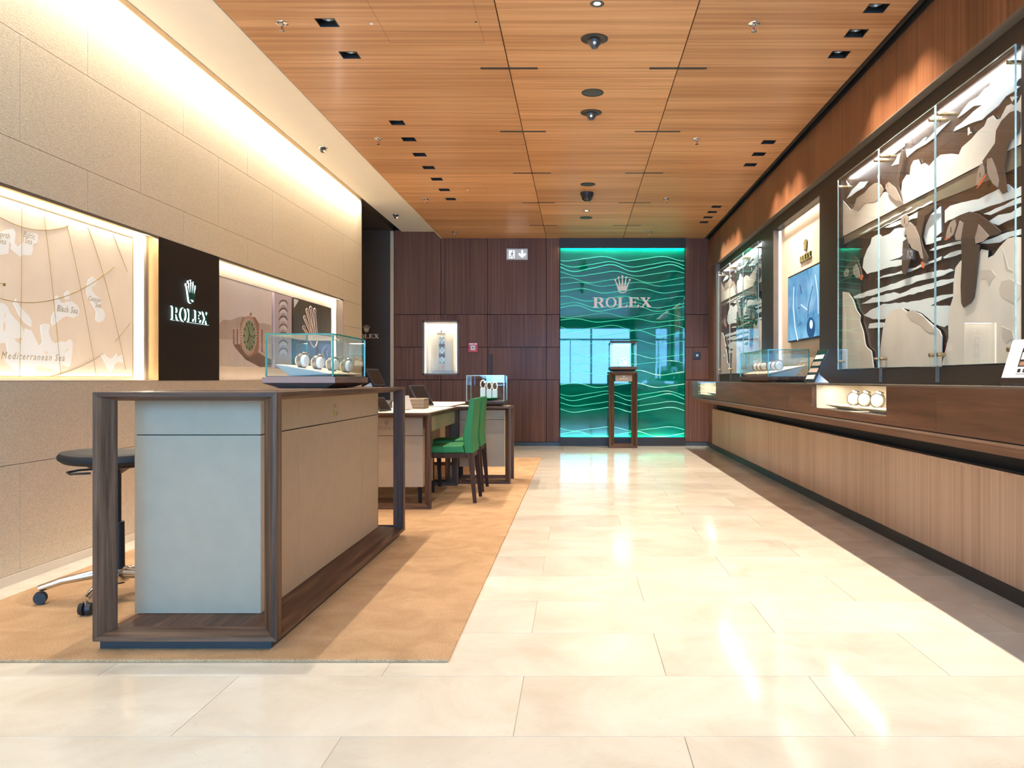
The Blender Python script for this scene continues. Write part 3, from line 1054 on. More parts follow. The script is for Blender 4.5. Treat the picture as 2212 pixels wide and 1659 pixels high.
# ================================================================== LEFT WALL RECESS: MAP, PILLAR, PICTURES
XM = NX + .036                                        # face of the map and picture panels
def LP(px, py):
    return onX(px, py, XM)


def zl(ox, oy, sc):                                   # traced outline -> (y, z) on the picture plane
    return lambda pts: [LP(ox + a / sc, oy + b / sc) for a, b in pts]


lift = lambda x0: (lambda u, v, w: (x0 + w, u, v))
yend = LP(287, 600)[0]
zt, zb_ = LP(287, 512.5)[1], 1.012
mp = thing('map_panel', 'large pale beige map of Europe on a backlit wall panel', 'map', (NX, 4.3, 1.0))
box(NX, XM, 2.6, yend, zb_, zt).obj('panel', 'map_land', mp)
m = MB()
for a in ((2.6, yend, zt - .004, zt + .001), (2.6, yend, zb_ - .001, zb_ + .004), (yend - .004, yend + .001, zb_, zt)):
    m.box(NX + .004, XM + .003, a[0], a[1], a[2], a[3])
m.obj('edge_frame', 'map_line', mp)
T = zl(0, 400, 3.858)
seas = [
    [(-30, 980), (30, 985), (60, 1010), (80, 1060), (120, 1110), (160, 1150), (185, 1190), (205, 1240), (190, 1270), (150, 1275), (115, 1280), (140, 1310), (165, 1325), (185, 1290), (210, 1240), (205, 1195),
     (240, 1205), (260, 1210), (285, 1260), (310, 1310), (325, 1345), (355, 1310), (340, 1230), (335, 1170), (370, 1155), (415, 1165), (405, 1230), (425, 1290), (460, 1320), (510, 1300), (545, 1310), (585, 1285), (605, 1310),
     (600, 1400), (590, 1480), (575, 1515), (520, 1500), (490, 1550), (430, 1530), (350, 1510), (300, 1510), (285, 1600), (180, 1590), (120, 1540), (70, 1490), (40, 1450), (65, 1400), (50, 1310), (0, 1320), (-30, 1320)],
    [(110, 985), (130, 945), (145, 985), (165, 1010), (200, 1050), (240, 1090), (262, 1130), (258, 1180), (225, 1160), (190, 1130), (155, 1080), (135, 1030)],
    [(455, 935), (475, 920), (490, 940), (505, 975), (530, 985), (560, 970), (600, 970), (640, 1000), (662, 1040), (650, 1085), (615, 1105), (560, 1090), (520, 1105), (480, 1140), (440, 1170), (425, 1150), (430, 1090), (455, 1050), (460, 990)],
    [(535, 905), (565, 878), (582, 900), (575, 950), (545, 955)],
    [(720, 860), (735, 790), (770, 765), (810, 795), (800, 830), (765, 850), (770, 885), (800, 920), (845, 950), (850, 975), (825, 1010), (860, 1040), (878, 1085), (860, 1130), (825, 1148), (795, 1120), (800, 1050), (770, 1000), (735, 945), (718, 900)],
    [(-30, 400), (40, 380), (110, 360), (130, 400), (120, 480), (150, 520), (175, 495), (205, 470), (200, 400), (235, 395), (300, 400), (315, 420), (310, 480), (275, 490), (270, 560), (255, 585), (190, 580), (170, 595), (90, 530), (100, 500), (75, 460), (70, 570), (0, 580), (-30, 590)],
    [(840, 1415), (865, 1398), (890, 1430), (930, 1450), (950, 1430), (970, 1405), (985, 1435), (1020, 1410), (1030, 1480), (990, 1470), (955, 1490), (945, 1530), (920, 1558), (890, 1520), (870, 1470)],
]
for s in seas:
    MB().plate([T(s)], lift(XM), .0012).obj('sea_print', 'map_sea', mp)
for s in ([(360, 1385), (400, 1390), (395, 1405), (365, 1400)], [(540, 1375), (572, 1350), (560, 1380), (545, 1385)], [(20, 1150), (40, 1130), (45, 1180), (35, 1220), (20, 1215)], [(30, 1070), (45, 1060), (42, 1110), (30, 1115)]):
    MB().plate([T(s)], lift(XM + .0012), .0006).obj('island_print', 'map_land', mp)
def mline(pts, r):
    MB().tube([(XM + .0015, y, z) for y, z in T(pts)], r, 5).obj('grid_line', 'map_line', mp)
def arc(p0, p1, p2, n=24):
    return [((1 - t) ** 2 * p0[0] + 2 * t * (1 - t) * p1[0] + t * t * p2[0], (1 - t) ** 2 * p0[1] + 2 * t * (1 - t) * p1[1] + t * t * p2[1]) for t in [i / n for i in range(n + 1)]]
mline(arc((0, 945), (480, 1080), (950, 680)), .0024)
mline(arc((0, 268), (300, 440), (570, 335)), .0022)
mline(arc((340, 1612), (640, 1560), (860, 1400)), .0018)
mline([(955, 1305), (1085, 1150)], .0018)
for a in (((180, 190), (178, 900), (160, 1610)), ((365, 260), (440, 850), (505, 1580)), ((555, 335), (690, 900), (800, 1590)), ((730, 350), (900, 800), (1045, 1540)), ((940, 410), (990, 540), (1060, 720))):
    mline(arc(*a), .0014)
MB().plate([T(ell(32, 829, 11, 14, 16))], lift(XM), .003).obj('route_dot', 'map_line', mp)
mline([(-10, 812), (32, 829)], .002)
def ontext(px, py, size, s, spacing=1.0, slope=0.0):
    y0, z0 = T([(px, py)])[0]
    textmesh(s, size, lambda a, b: (XM + .0022, y0 + a, z0 + b + slope * a), 'sea_name', 'map_ink', mp, .3, spacing)['kind'] = 'stuff'
ontext(557, 1038, .050, 'Black Sea', 1.0)
ontext(283, 1432, .052, 'Mediterranean Sea', 1.25)
ontext(238, 420, .042, 'Baltic')
ontext(232, 466, .042, 'Sea')
ontext(785, 950, .042, 'Caspian')
ontext(812, 1000, .042, 'Sea')
ontext(15, 412, .042, 'North')
ontext(12, 466, .042, 'Sea')

# dark pillar with the back-lit emblem
py0, py1 = 5.43, 6.35
pil = thing('emblem_pillar', 'dark brown wall pillar with a glowing white edged emblem', 'sign', (XL - .04, (py0 + py1) / 2, NZ0))
box(NX - .004, XL + .004, py0 + .004, py1, NZ0 + .002, NZ1 - .002).obj('face_panel', 'sign_dark', pil)
box(NX, XL + .003, py0 - .001, py0 + .004, NZ0 + .004, NZ1 - .004).obj('brass_side', 'brass', pil)
yc, _ = onX(409, 700, XL)
zb = onX(409, 694, XL)[1]
n0 = 37 / F * yc * .98
logo(pil, (XL + .004, yc, onX(409, 697, XL)[1]), (0, 1, 0), (1, 0, 0), .0955, .015, 'letter_green', back='letter_glow', backt=.012)

# picture 1: a watch standing on sand
Q = zl(460, 560, 6.143)
pz0, pz1 = LP(473, 791)[1], LP(473, 596.6)[1]
y0, y1 = LP(472.5, 700)[0], LP(587, 700)[0]
p1 = thing('picture_panel', 'photo panel of a rose gold watch standing on pale sand', 'picture', (NX, y0, pz0))
box(NX + .004, XM, y0, y1, pz0, pz1).obj('panel', 'photo_sky', p1)
box(NX + .004, XM + .001, y0, y1, pz1, pz1 + .004).obj('edge', 'black', p1)
MB().plate([Q([(80, 1060), (300, 1070), (500, 1100), (775, 1130), (775, 1440), (80, 1420)])], lift(XM), .0006).obj('ground_print', 'photo_ground', p1)
MB().plate([Q([(80, 860), (140, 800), (230, 810), (330, 770), (400, 760), (520, 850), (640, 850), (690, 850), (775, 880), (775, 1130), (500, 1100), (300, 1070), (80, 1060)])], lift(XM), .0004).obj('hill_print', 'photo_hill', p1)
MB().plate([Q([(270, 1130), (380, 1120), (480, 1300), (590, 1230), (700, 1300), (775, 1330), (775, 1430), (620, 1430), (430, 1330), (300, 1180)])], lift(XM), .0010).obj('shadow_print', 'photo_shadow', p1)
for a, b in ((265, 360), (590, 690)):
    k = 4
    for i in range(k):
        x0 = a + (b - a) * i / k
        x1 = a + (b - a) * (i + .8) / k
        yt = 925 if a < 400 else 850 + 40 * i
        yb = 1130 if a < 400 else 1200 + 20 * i
        MB().plate([Q([(x0, yt), (x1, yt + 8), (x1, yb), (x0, yb - 8)])], lift(XM), .0016).obj('bracelet_link', ('rose_gold', 'rose_light')[i % 2], p1)
MB().plate([Q([(480, 760), (560, 770), (610, 860), (600, 1240), (480, 1308), (400, 1240), (360, 1150), (360, 860), (400, 770)])], lift(XM), .0018).obj('case_print', 'rose_gold', p1)
MB().plate([Q(ell(472, 1010, 112, 262, 40))], lift(XM), .0024).obj('bezel_print', 'rose_light', p1)
m = MB()
for i in range(40):
    a = 2 * PI * i / 40
    m.plate([Q([(472 + r * 112 * math.cos(a + d), 1010 + r * 262 * math.sin(a + d)) for r, d in ((.84, -.03), (1, -.03), (1, .03), (.84, .03))])], lift(XM), .0028)
m.obj('flute_print', 'rose_gold', p1)['kind'] = 'stuff'
MB().plate([Q(ell(478, 1016, 84, 208, 36))], lift(XM), .0030).obj('dial_print', 'dial_green', p1)
m = MB()
for i in range(12):
    a = 2 * PI * i / 12
    m.plate([Q([(478 + r * 84 * math.cos(a + d), 1016 + r * 208 * math.sin(a + d)) for r, d in ((.72, -.05), (.93, -.05), (.93, .05), (.72, .05))])], lift(XM), .0036)
m.obj('hour_marks', 'sign_dark', p1)['kind'] = 'stuff'
for e in (((480, 1010), (462, 900)), ((480, 1010), (450, 1110)), ((470, 1000), (540, 1045))):
    MB().tube([(XM + .0038, y, z) for y, z in Q(e)], .003, 5).obj('hand', 'sign_dark', p1)
MB().plate([Q([(486, 715), (510, 708), (514, 745), (490, 750)])], lift(XM), .002).obj('winder_print', 'rose_gold', p1)

# picture 2: column of bezel arcs
y0, y1 = LP(592.8, 700)[0], LP(630, 700)[0]
p2 = thing('picture_panel', 'narrow lilac panel with a column of bezel arcs', 'picture', (NX, y0, pz0))
box(NX + .004, XM, y0, y1, pz0, pz1).obj('panel', 'lilac', p2)
box(NX + .004, XM + .001, y0, y1, pz1, pz1 + .004).obj('edge', 'black', p2)
for i in range(16):
    yy = y0 + (y1 - y0) * (i + .5) / 16
    box(XM, XM + .0006, yy - .002, yy + .002, pz0 + .01, pz1 - .01).obj('stripe_print', 'lilac_dark', p2)
for i in range(7):
    cx, cy = 932, 600 + i * 106
    up = [(cx + 58 * math.cos(a), cy - 62 * math.sin(a)) for a in [PI * (.06 + .88 * k / 14) for k in range(15)]]
    dn = [(cx + 54 * math.cos(a), cy + 14 - 62 * math.sin(a)) for a in [PI * (.94 - .88 * k / 14) for k in range(15)]]
    MB().plate([Q(up + dn)], lift(XM + .0006), .0014).obj('bezel_arc', 'link_brown', p2)
    dn2 = [(cx + 46 * math.cos(a), cy + 20 - 56 * math.sin(a)) for a in [PI * (.08 + .84 * k / 12) for k in range(13)]]
    lo2 = [(cx + 40 * math.cos(a), cy + 58 - 52 * math.sin(a)) for a in [PI * (.90 - .80 * k / 12) for k in range(13)]]
    MB().plate([Q(dn2 + lo2)], lift(XM + .0006), .0010).obj('bezel_plate', 'white_card', p2)

# picture 3: crown close-up
y0, y1 = LP(634.5, 700)[0], LP(715.6, 700)[0]
p3 = thing('picture_panel', 'dark olive panel with a close view of a raised crown', 'picture', (NX, y0, pz0))
box(NX + .004, XM, y0, y1, pz0, pz1).obj('panel', 'olive_dark', p3)
box(NX + .004, XM + .001, y0, y1, pz1, pz1 + .004).obj('edge', 'black', p3)
MB().plate([Q([(1076, 520), (1140, 545), (1100, 610), (1076, 645)])], lift(XM), .0008).obj('corner_print', 'white_card', p3)
for tip, base in (((1245, 690), (1335, 1010)), ((1293, 662), (1350, 1000)), ((1345, 688), (1370, 1000)), ((1214, 785), (1320, 1030)), ((1202, 915), (1300, 1060))):
    for dx in (-12, 10):
        MB().tube([(XM + .002, y, z) for y, z in Q([(tip[0] + dx, tip[1]), ((tip[0] + base[0]) / 2 + dx, (tip[1] + base[1]) / 2), (base[0] + dx, base[1])])], .007, 6).obj('crown_ray', 'rose_light', p3, smooth=True)
    MB().tube([(XM + .002, y, z) for y, z in Q(ell(tip[0], tip[1] - 12, 15, 22, 14))], .007, 6, True).obj('crown_ball', 'rose_light', p3, smooth=True)
MB().tube([(XM + .002, y, z) for y, z in Q([(1285, 1085), (1310, 1140), (1335, 1168), (1362, 1150), (1380, 1090)])], .008, 6).obj('crown_base', 'rose_light', p3, smooth=True)
for a in ([(1440, 1240), (1470, 1180), (1500, 1150), (1530, 1180), (1500, 1230), (1520, 1290)], [(1445, 1250), (1470, 1310), (1490, 1360)]):
    MB().tube([(XM + .002, y, z) for y, z in Q(a)], .008, 6).obj('link_print', 'rose_gold', p3, smooth=True)

# gold emblem in the alcove
ae = thing('wall_emblem', 'gold crown emblem and lettering on the dark alcove wall', 'emblem', (P(792.5, 731, YB).x, YB - .02, P(0, 731, YB).z))
logo(ae, (P(792.5, 731, YB).x, YB - .0205, P(0, 731, YB).z), (1, 0, 0), (0, -1, 0), 9.4 / F * YB * 1.35 * .72, .012, 'gold_matte')

# ================================================================== BACK WALL FITTINGS
# lit wall case with the watch bracelet
x0, x1, z0, z1 = NB
wc = thing('wall_case', 'lit cream wall case with a vertical row of three watch links', 'display case', ((x0 + x1) / 2, YB, z0))
m = MB()
for r in ((x0, x0 + .022, z0, z1), (x1 - .022, x1, z0, z1), (x0, x1, z0, z0 + .022), (x0, x1, z1 - .022, z1)):
    m.box(r[0], r[1], YB - .012, YB + .16, r[2], r[3])
m.obj('frame', 'bronze_light', wc)
box(x0 + .02, x1 - .02, YB + .145, YB + .16, z0 + .02, z1 - .02).obj('back_panel', 'cream_light', wc)
m = MB().box(x0 + .022, x0 + .03, YB, YB + .145, z0 + .022, z1 - .022).box(x1 - .03, x1 - .022, YB, YB + .145, z0 + .022, z1 - .022)
m.obj('side_lining', 'cream_light', wc)
box(x0 + .032, x0 + .050, YB + .006, YB + .010, z0 + .03, z1 - .03).obj('light_strip', 'led_white', wc)
box(x1 - .050, x1 - .038, YB + .10, YB + .104, z0 + .05, z1 - .05).obj('light_strip', 'led_white', wc)
box(x0 + .10, x1 - .10, YB + .120, YB + .145, z0 + .06, z1 - .06).obj('inner_panel', 'cream', wc)
cx = (x0 + x1) / 2
logo(wc, (cx - .01, YB + .119, 1.692), (1, 0, 0), (0, -1, 0), .022, .004, 'link_brown')
for i, zc in enumerate((1.60, 1.445, 1.30)):
    w = .034
    m = MB()
    for r in ((cx - w, cx - w + .014, zc - .045, zc + .045), (cx + w - .014, cx + w, zc - .045, zc + .045), (cx - w, cx + w, zc + .028, zc + .045), (cx - w, cx + w, zc - .045, zc - .030)):
        m.box(r[0], r[1], YB + .108, YB + .120, r[2], r[3])
    m.obj('bracelet_link', 'steel', wc)
    box(cx - w + .015, cx + w - .015, YB + .112, YB + .12, zc - .029, zc + .027).obj('link_centre', 'cream_light', wc)
    if i < 2:
        box(cx - .045, cx + .045, YB + .110, YB + .120, zc - .098, zc - .058).obj('link_bar', 'link_brown', wc)
box(x0 + .022, x1 - .022, YB - .004, YB, z0 + .022, z1 - .022).obj('glass_pane', 'glass_case', wc)
area('case_light', (cx, YB + .08, z1 - .03), (0, 0, 0), .4, .05, 2.2, WARM2, wc)

# exit sign
a, b = P(1094, 561, YB - .03), P(1140, 537, YB - .03)
ex = thing('exit_sign', 'illuminated white emergency exit sign with running figure and arrow', 'exit sign', ((a.x + b.x) / 2, YB, a.z))
box(a.x, b.x, YB - .03, YB, a.z, b.z).obj('housing', 'exit_frame', ex)
box(a.x + .012, b.x - .012, YB - .0315, YB - .03, a.z + .012, b.z - .012).obj('face', 'exit_face', ex)
fx = lambda u, v, w: (a.x + (b.x - a.x) * u, YB - .0315 - w, a.z + (b.z - a.z) * v)
MB().plate([[(.12, .14), (.38, .14), (.38, .84), (.12, .84)]], fx, .001).obj('door_icon', 'exit_icon', ex)
m = MB()
for pg in (ell(.29, .74, .028, .065, 12), [(.20, .60), (.27, .66), (.315, .60), (.345, .48), (.325, .46), (.30, .54), (.275, .46), (.325, .34), (.345, .16), (.31, .16), (.29, .32), (.245, .42), (.215, .26), (.13, .20), (.13, .26), (.19, .32), (.225, .46), (.25, .58), (.215, .55), (.19, .46), (.17, .48)]):
    m.plate([pg], fx, .002)
m.obj('runner_icon', 'charcoal', ex)
MB().plate([[(.70, .86), (.78, .86), (.78, .46), (.86, .60), (.91, .56), (.91, .44), (.74, .16), (.57, .44), (.57, .56), (.62, .60), (.70, .46)]], fx, .001).obj('arrow_icon', 'exit_icon', ex)

# fire alarm call point
a, b = P(1012, 761, YB), P(1032.5, 740.5, YB)
fa = thing('fire_alarm', 'red square fire alarm call point on the wood wall', 'fire alarm', ((a.x + b.x) / 2, YB, a.z))
box(a.x, b.x, YB - .035, YB, a.z, b.z).obj('housing', 'alarm_red', fa, bev=.004)
w = b.x - a.x
box(a.x + w * .25, b.x - w * .25, YB - .039, YB - .035, a.z + w * .22, b.z - w * .28).obj('push_plate', 'white_card', fa)
MB().cyl((a.x + w * .5, YB - .039, a.z + w * .47), (a.x + w * .5, YB - .042, a.z + w * .47), w * .07, None, 14).obj('button', 'black', fa)
for s in (-1, 1):
    MB().plate([[(s * .20, .47), (s * .13, .52), (s * .13, .42)]], lambda u, v, q: (a.x + w * (.5 + u), YB - .039 - q, a.z + w * v), .001).obj('arrow', 'black', fa)
box(a.x + w * .64, b.x - w * .08, YB - .0365, YB - .035, b.z - w * .2, b.z - w * .06).obj('label_plate', 'white_card', fa)
box(a.x + w * .12, a.x + w * .58, YB - .0365, YB - .035, b.z - w * .19, b.z - w * .08).obj('label_text', 'rose_light', fa)

# pull handle of the concealed door
x = P(1061.5, 0, YB).x
dh = thing('pull_handle', 'slim vertical black bar handle on the concealed wood door', 'handle', (x, YB, .9))
box(x - .013, x + .013, YB - .045, YB - .025, .86, P(0, 765, YB).z).obj('bar', 'black', dh, bev=.002)
for z in (.90, 1.34):
    MB().cyl((x, YB - .03, z), (x, YB, z), .008, None, 10).obj('standoff', 'black', dh)
# black wall switch
a, b = P(1498, 775.5, YB), P(1513.5, 760, YB)
sw = thing('wall_switch', 'small square black wall switch with a round grey disc', 'switch', ((a.x + b.x) / 2, YB, a.z))
box(a.x, b.x, YB - .012, YB, a.z, b.z).obj('plate', 'black', sw, bev=.002)
c = ((a.x + b.x) / 2, (a.z + b.z) / 2)
MB().cyl((c[0], YB - .012, c[1]), (c[0], YB - .018, c[1]), .027, .025, 24).obj('ring', 'charcoal', sw)
MB().cyl((c[0], YB - .018, c[1]), (c[0], YB - .021, c[1]), .019, .017, 24).obj('disc', 'exit_frame', sw)

# ================================================================== RIGHT WALL: DISPLAY WINDOWS
XW = 2.050
def za(ox, oy, sc):
    return lambda pts: [onX(ox + a / sc, oy + b / sc, XW) for a, b in pts]


TA, TB = za(1800, 80, 4.366), za(1800, 420, 4.046)
WAVE = [
    TA([(1145, 765), (1210, 670), (1260, 610), (1345, 560), (1400, 490), (1450, 460), (1465, 400), (1480, 375), (1500, 325), (1570, 320), (1640, 275), (1700, 235), (1740, 245), (1775, 240), (1775, 370), (1720, 400), (1680, 460), (1735, 465), (1600, 560), (1530, 650), (1420, 740), (1380, 780), (1310, 800), (1200, 850), (1110, 890), (1130, 850), (1240, 760), (1300, 700), (1380, 640), (1300, 650), (1200, 730)]),
    TA([(500, 1115), (550, 1060), (600, 1020), (655, 1000), (650, 1030), (600, 1070), (560, 1100)]),
    TA([(665, 1060), (720, 1050), (800, 990), (840, 950), (860, 945), (830, 1000), (900, 930), (960, 860), (1010, 830), (1085, 785), (1000, 870), (930, 950), (850, 1010), (760, 1060), (690, 1120), (675, 1135)]),
    TA([(530, 1215), (570, 1160), (590, 1110), (630, 1085), (625, 1150), (610, 1195)]),
    TA([(110, 1520), (160, 1440), (235, 1365), (310, 1360), (270, 1420), (200, 1460), (150, 1500)]),
    TB([(955, 140), (1000, 100), (1100, 70), (1250, 40), (1390, -30), (1500, -90), (1560, -40), (1650, -90), (1650, -5), (1500, 50), (1350, 100), (1250, 140), (1150, 160), (1050, 200), (980, 230), (955, 250)]),
    TB([(1290, 170), (1400, 120), (1550, 50), (1650, 10), (1650, 60), (1500, 110), (1350, 180)]),
    TB([(1330, 240), (1420, 180), (1530, 160), (1650, 90), (1650, 170), (1550, 210), (1420, 270), (1390, 260)]),
    TB([(1260, 430), (1380, 380), (1500, 330), (1650, 290), (1650, 340), (1520, 370), (1430, 420), (1330, 430)]),
    TB([(200, 350), (660, 110), (672, 116), (260, 335)]),
    TB([(330, 320), (840, 55), (848, 66), (360, 312)]),
    TB([(430, 290), (745, 140), (740, 190), (560, 260), (470, 290)]),
    TB([(320, 380), (380, 345), (410, 370), (480, 340), (520, 300), (600, 290), (640, 300), (650, 330), (600, 360), (640, 420), (620, 500), (560, 550), (470, 580), (610, 560), (600, 610), (420, 650), (280, 695), (240, 640), (250, 560), (280, 480), (310, 430)]),
    TB([(770, 370), (790, 270), (830, 180), (920, 100), (925, 330), (850, 390), (925, 370), (920, 400), (840, 430), (790, 440)]),
    TB([(365, 740), (420, 710), (520, 690), (610, 650), (700, 640), (760, 600), (810, 590), (925, 540), (920, 570), (830, 600), (700, 655), (600, 690), (480, 715)]),
    TB([(160, 895), (280, 845), (420, 810), (560, 760), (700, 710), (820, 680), (1000, 650), (1030, 665), (900, 720), (750, 750), (600, 800), (420, 850), (250, 900), (170, 910)]),
    TB([(230, 955), (330, 900), (420, 880), (510, 855), (560, 870), (700, 810), (860, 770), (925, 745), (1050, 730), (1045, 755), (920, 800), (760, 850), (600, 890), (480, 930), (330, 945)]),
    TB([(250, 1055), (330, 1000), (420, 955), (560, 950), (700, 930), (860, 900), (925, 880), (1035, 870), (1030, 890), (920, 925), (830, 975), (1010, 975), (1000, 1130), (950, 1160), (850, 1120), (760, 1040), (660, 1010), (600, 995), (520, 1010), (460, 1080), (420, 1090), (330, 1090)]),
    TB([(290, 1170), (300, 1130), (420, 1120), (430, 1160), (330, 1170)]),
    TB([(820, 490), (900, 450), (1130, 400), (1100, 430), (960, 460), (870, 490)]),
    TB([(940, 550), (1000, 510), (1120, 480), (1110, 510), (1000, 550), (950, 560)]),
]
CLIFF = [TA([(72, 1530), (160, 1630), (240, 1560), (320, 1510), (400, 1490), (480, 1460), (540, 1500), (600, 1545), (630, 1450), (640, 1360), (680, 1300), (710, 1300), (720, 1220), (745, 1165), (790, 1155), (810, 1205), (850, 1190), (890, 1220), (930, 1170), (1000, 1110), (1100, 1100), (1170, 1110), (1200, 1040), (1290, 960), (1350, 890), (1410, 840), (1440, 770), (1490, 740), (1520, 780), (1560, 770), (1620, 650), (1660, 630), (1700, 650), (1740, 590), (1774, 500), (1774, 1000), (1400, 1190), (1000, 1400), (640, 1585), (72, 1885)])]
CLIFF2 = [TA([(180, 1630), (215, 1520), (290, 1470), (330, 1420), (380, 1380), (420, 1370), (450, 1400), (470, 1440), (440, 1500), (390, 1550), (300, 1560), (230, 1640)])]
GREIGE = [TA([(72, 1890), (640, 1590), (1000, 1405), (1774, 1005), (1774, 1200), (1230, 1440), (700, 1650), (72, 1960)])]
ROCK = [TB([(400, 1510), (410, 1350), (430, 1180), (460, 1080), (510, 1010), (600, 995), (650, 1030), (670, 1010), (760, 1045), (830, 1110), (925, 1190), (945, 1240), (940, 1505)]),
        TB([(945, 1495), (1005, 1250), (1000, 1080), (1020, 980), (1045, 900), (1050, 760), (1065, 640), (1110, 580), (1150, 560), (1250, 560), (1290, 480), (1345, 490), (1340, 560), (1400, 530), (1450, 460), (1520, 385), (1580, 370), (1645, 375), (1645, 1470)]),
        TB([(80, 850), (130, 860), (170, 920), (200, 1010), (235, 1060), (230, 1110), (260, 1200), (275, 1300), (285, 1330), (330, 1370), (350, 1515), (75, 1525)])]
SHADE = [TB([(1450, 830), (1470, 760), (1550, 740), (1640, 790), (1640, 880), (1590, 950), (1520, 920), (1460, 880)]), TB([(640, 1040), (670, 1012), (760, 1048), (830, 1112), (900, 1200), (840, 1210), (760, 1130), (690, 1110)]),
         TB([(1280, 660), (1380, 660), (1420, 710), (1380, 740), (1360, 800), (1330, 730), (1270, 740)]), TB([(1480, 470), (1510, 560), (1530, 650), (1570, 670), (1510, 660), (1490, 560)]),
         TB([(1470, 1150), (1560, 1190), (1590, 1290), (1545, 1260), (1510, 1300), (1480, 1260)])]
PUFF = [  # dark body, pale belly, pale face, bill
    (TA([(590, 1400), (615, 1280), (635, 1150), (655, 1055), (670, 1070), (665, 1200), (640, 1300), (625, 1400), (645, 1470), (665, 1550), (640, 1530), (610, 1430)]),
     TA([(530, 1400), (555, 1385), (600, 1420), (640, 1500), (660, 1550), (600, 1540), (550, 1490), (515, 1450)]), TA([(505, 1425), (512, 1390), (535, 1368), (555, 1380), (540, 1400), (515, 1440)]), None),
    (TA([(1420, 1170), (1470, 1100), (1540, 1000), (1550, 880), (1600, 790), (1680, 710), (1740, 690), (1774, 710), (1774, 800), (1760, 900), (1680, 990), (1650, 1060), (1640, 1150), (1620, 1230), (1655, 1460), (1610, 1480), (1570, 1420), (1540, 1250), (1490, 1150), (1455, 1190), (1450, 1290), (1430, 1200)]),
     TA([(1470, 1150), (1510, 1140), (1545, 1220), (1580, 1350), (1570, 1420), (1520, 1380), (1480, 1300), (1465, 1230)]), TA([(1375, 1300), (1390, 1230), (1420, 1190), (1440, 1230), (1445, 1290), (1410, 1360), (1385, 1400), (1365, 1390)]),
     TA([(1370, 1430), (1400, 1370), (1455, 1295), (1462, 1310), (1410, 1390)])),
    (TB([(740, 290), (750, 150), (830, 100), (920, 80), (860, 150), (810, 190), (790, 290), (775, 380), (800, 470), (840, 550), (830, 600), (790, 600), (765, 500), (745, 400), (700, 330), (680, 240)]),
     TB([(640, 300), (680, 240), (730, 290), (765, 370), (785, 470), (800, 560), (780, 560), (760, 500), (700, 470), (660, 390)]), TB([(600, 230), (620, 190), (650, 175), (675, 200), (670, 250), (640, 290), (610, 270)]),
     TB([(780, 590), (800, 590), (810, 640), (795, 645)])),
    (TB([(980, 390), (1020, 270), (1060, 210), (1120, 180), (1200, 150), (1280, 170), (1350, 220), (1420, 270), (1475, 320), (1470, 345), (1380, 365), (1340, 330), (1280, 250), (1270, 300), (1250, 430), (1290, 440), (1280, 560), (1265, 700), (1255, 800), (1240, 900), (1210, 950), (1150, 990), (1130, 950), (1125, 800), (1135, 600), (1130, 400), (1150, 260), (1120, 220), (1100, 260), (1080, 350), (1040, 380)]),
     TB([(1285, 260), (1330, 310), (1380, 365), (1330, 410), (1260, 430), (1255, 380), (1275, 310)]), TB([(1000, 380), (1010, 310), (1040, 240), (1080, 220), (1090, 270), (1065, 350), (1030, 380)]),
     TB([(985, 395), (1030, 370), (1040, 378), (1000, 400)])),
    (TB([(90, 700), (120, 620), (170, 590), (190, 540), (220, 560), (250, 650), (265, 720), (230, 740), (180, 700), (150, 740), (110, 730)]),
     TB([(185, 640), (210, 610), (235, 660), (245, 720), (215, 730), (185, 690)]), TB([(105, 690), (125, 650), (150, 660), (140, 710), (115, 720)]), TB([(245, 740), (260, 700), (275, 715), (262, 750)])),
]
EXTRA = [TB([(1085, 400), (1080, 360), (1120, 230), (1155, 250), (1140, 330), (1130, 400)])]
WING = [TB([(620, 410), (650, 390), (670, 470), (690, 500), (680, 570), (660, 650), (640, 705), (610, 680), (610, 560)])]
BIRD = [TA([(1660, 565), (1700, 560), (1715, 495), (1722, 500), (1712, 560), (1735, 565), (1690, 590), (1680, 610)]), TA([(1262, 930), (1262, 855), (1275, 850), (1280, 890), (1300, 900), (1275, 915)]), TA([(955, 770), (970, 735), (985, 745), (975, 770), (970, 805)]), TA([(415, 1340), (412, 1305), (428, 1290), (428, 1335)]), TA([(118, 1355), (135, 1380), (150, 1385), (140, 1415)])]
WY0, WY1 = 3.786, 6.38
lay = lambda x0: (lambda u, v, w: (x0 - w, u, v))


def fringe(ring, amp=.004):                           # small ragged variation of a cut outline
    r = random.Random(len(ring))
    out = []
    for i, p in enumerate(ring):
        q = ring[(i + 1) % len(ring)]
        out.append(p)
        L = math.dist(p, q)
        k = int(L / .06)
        for j in range(1, k):
            t = j / k
            out.append((p[0] + (q[0] - p[0]) * t + r.uniform(-amp, amp), p[1] + (q[1] - p[1]) * t + r.uniform(-amp, amp)))
    return out


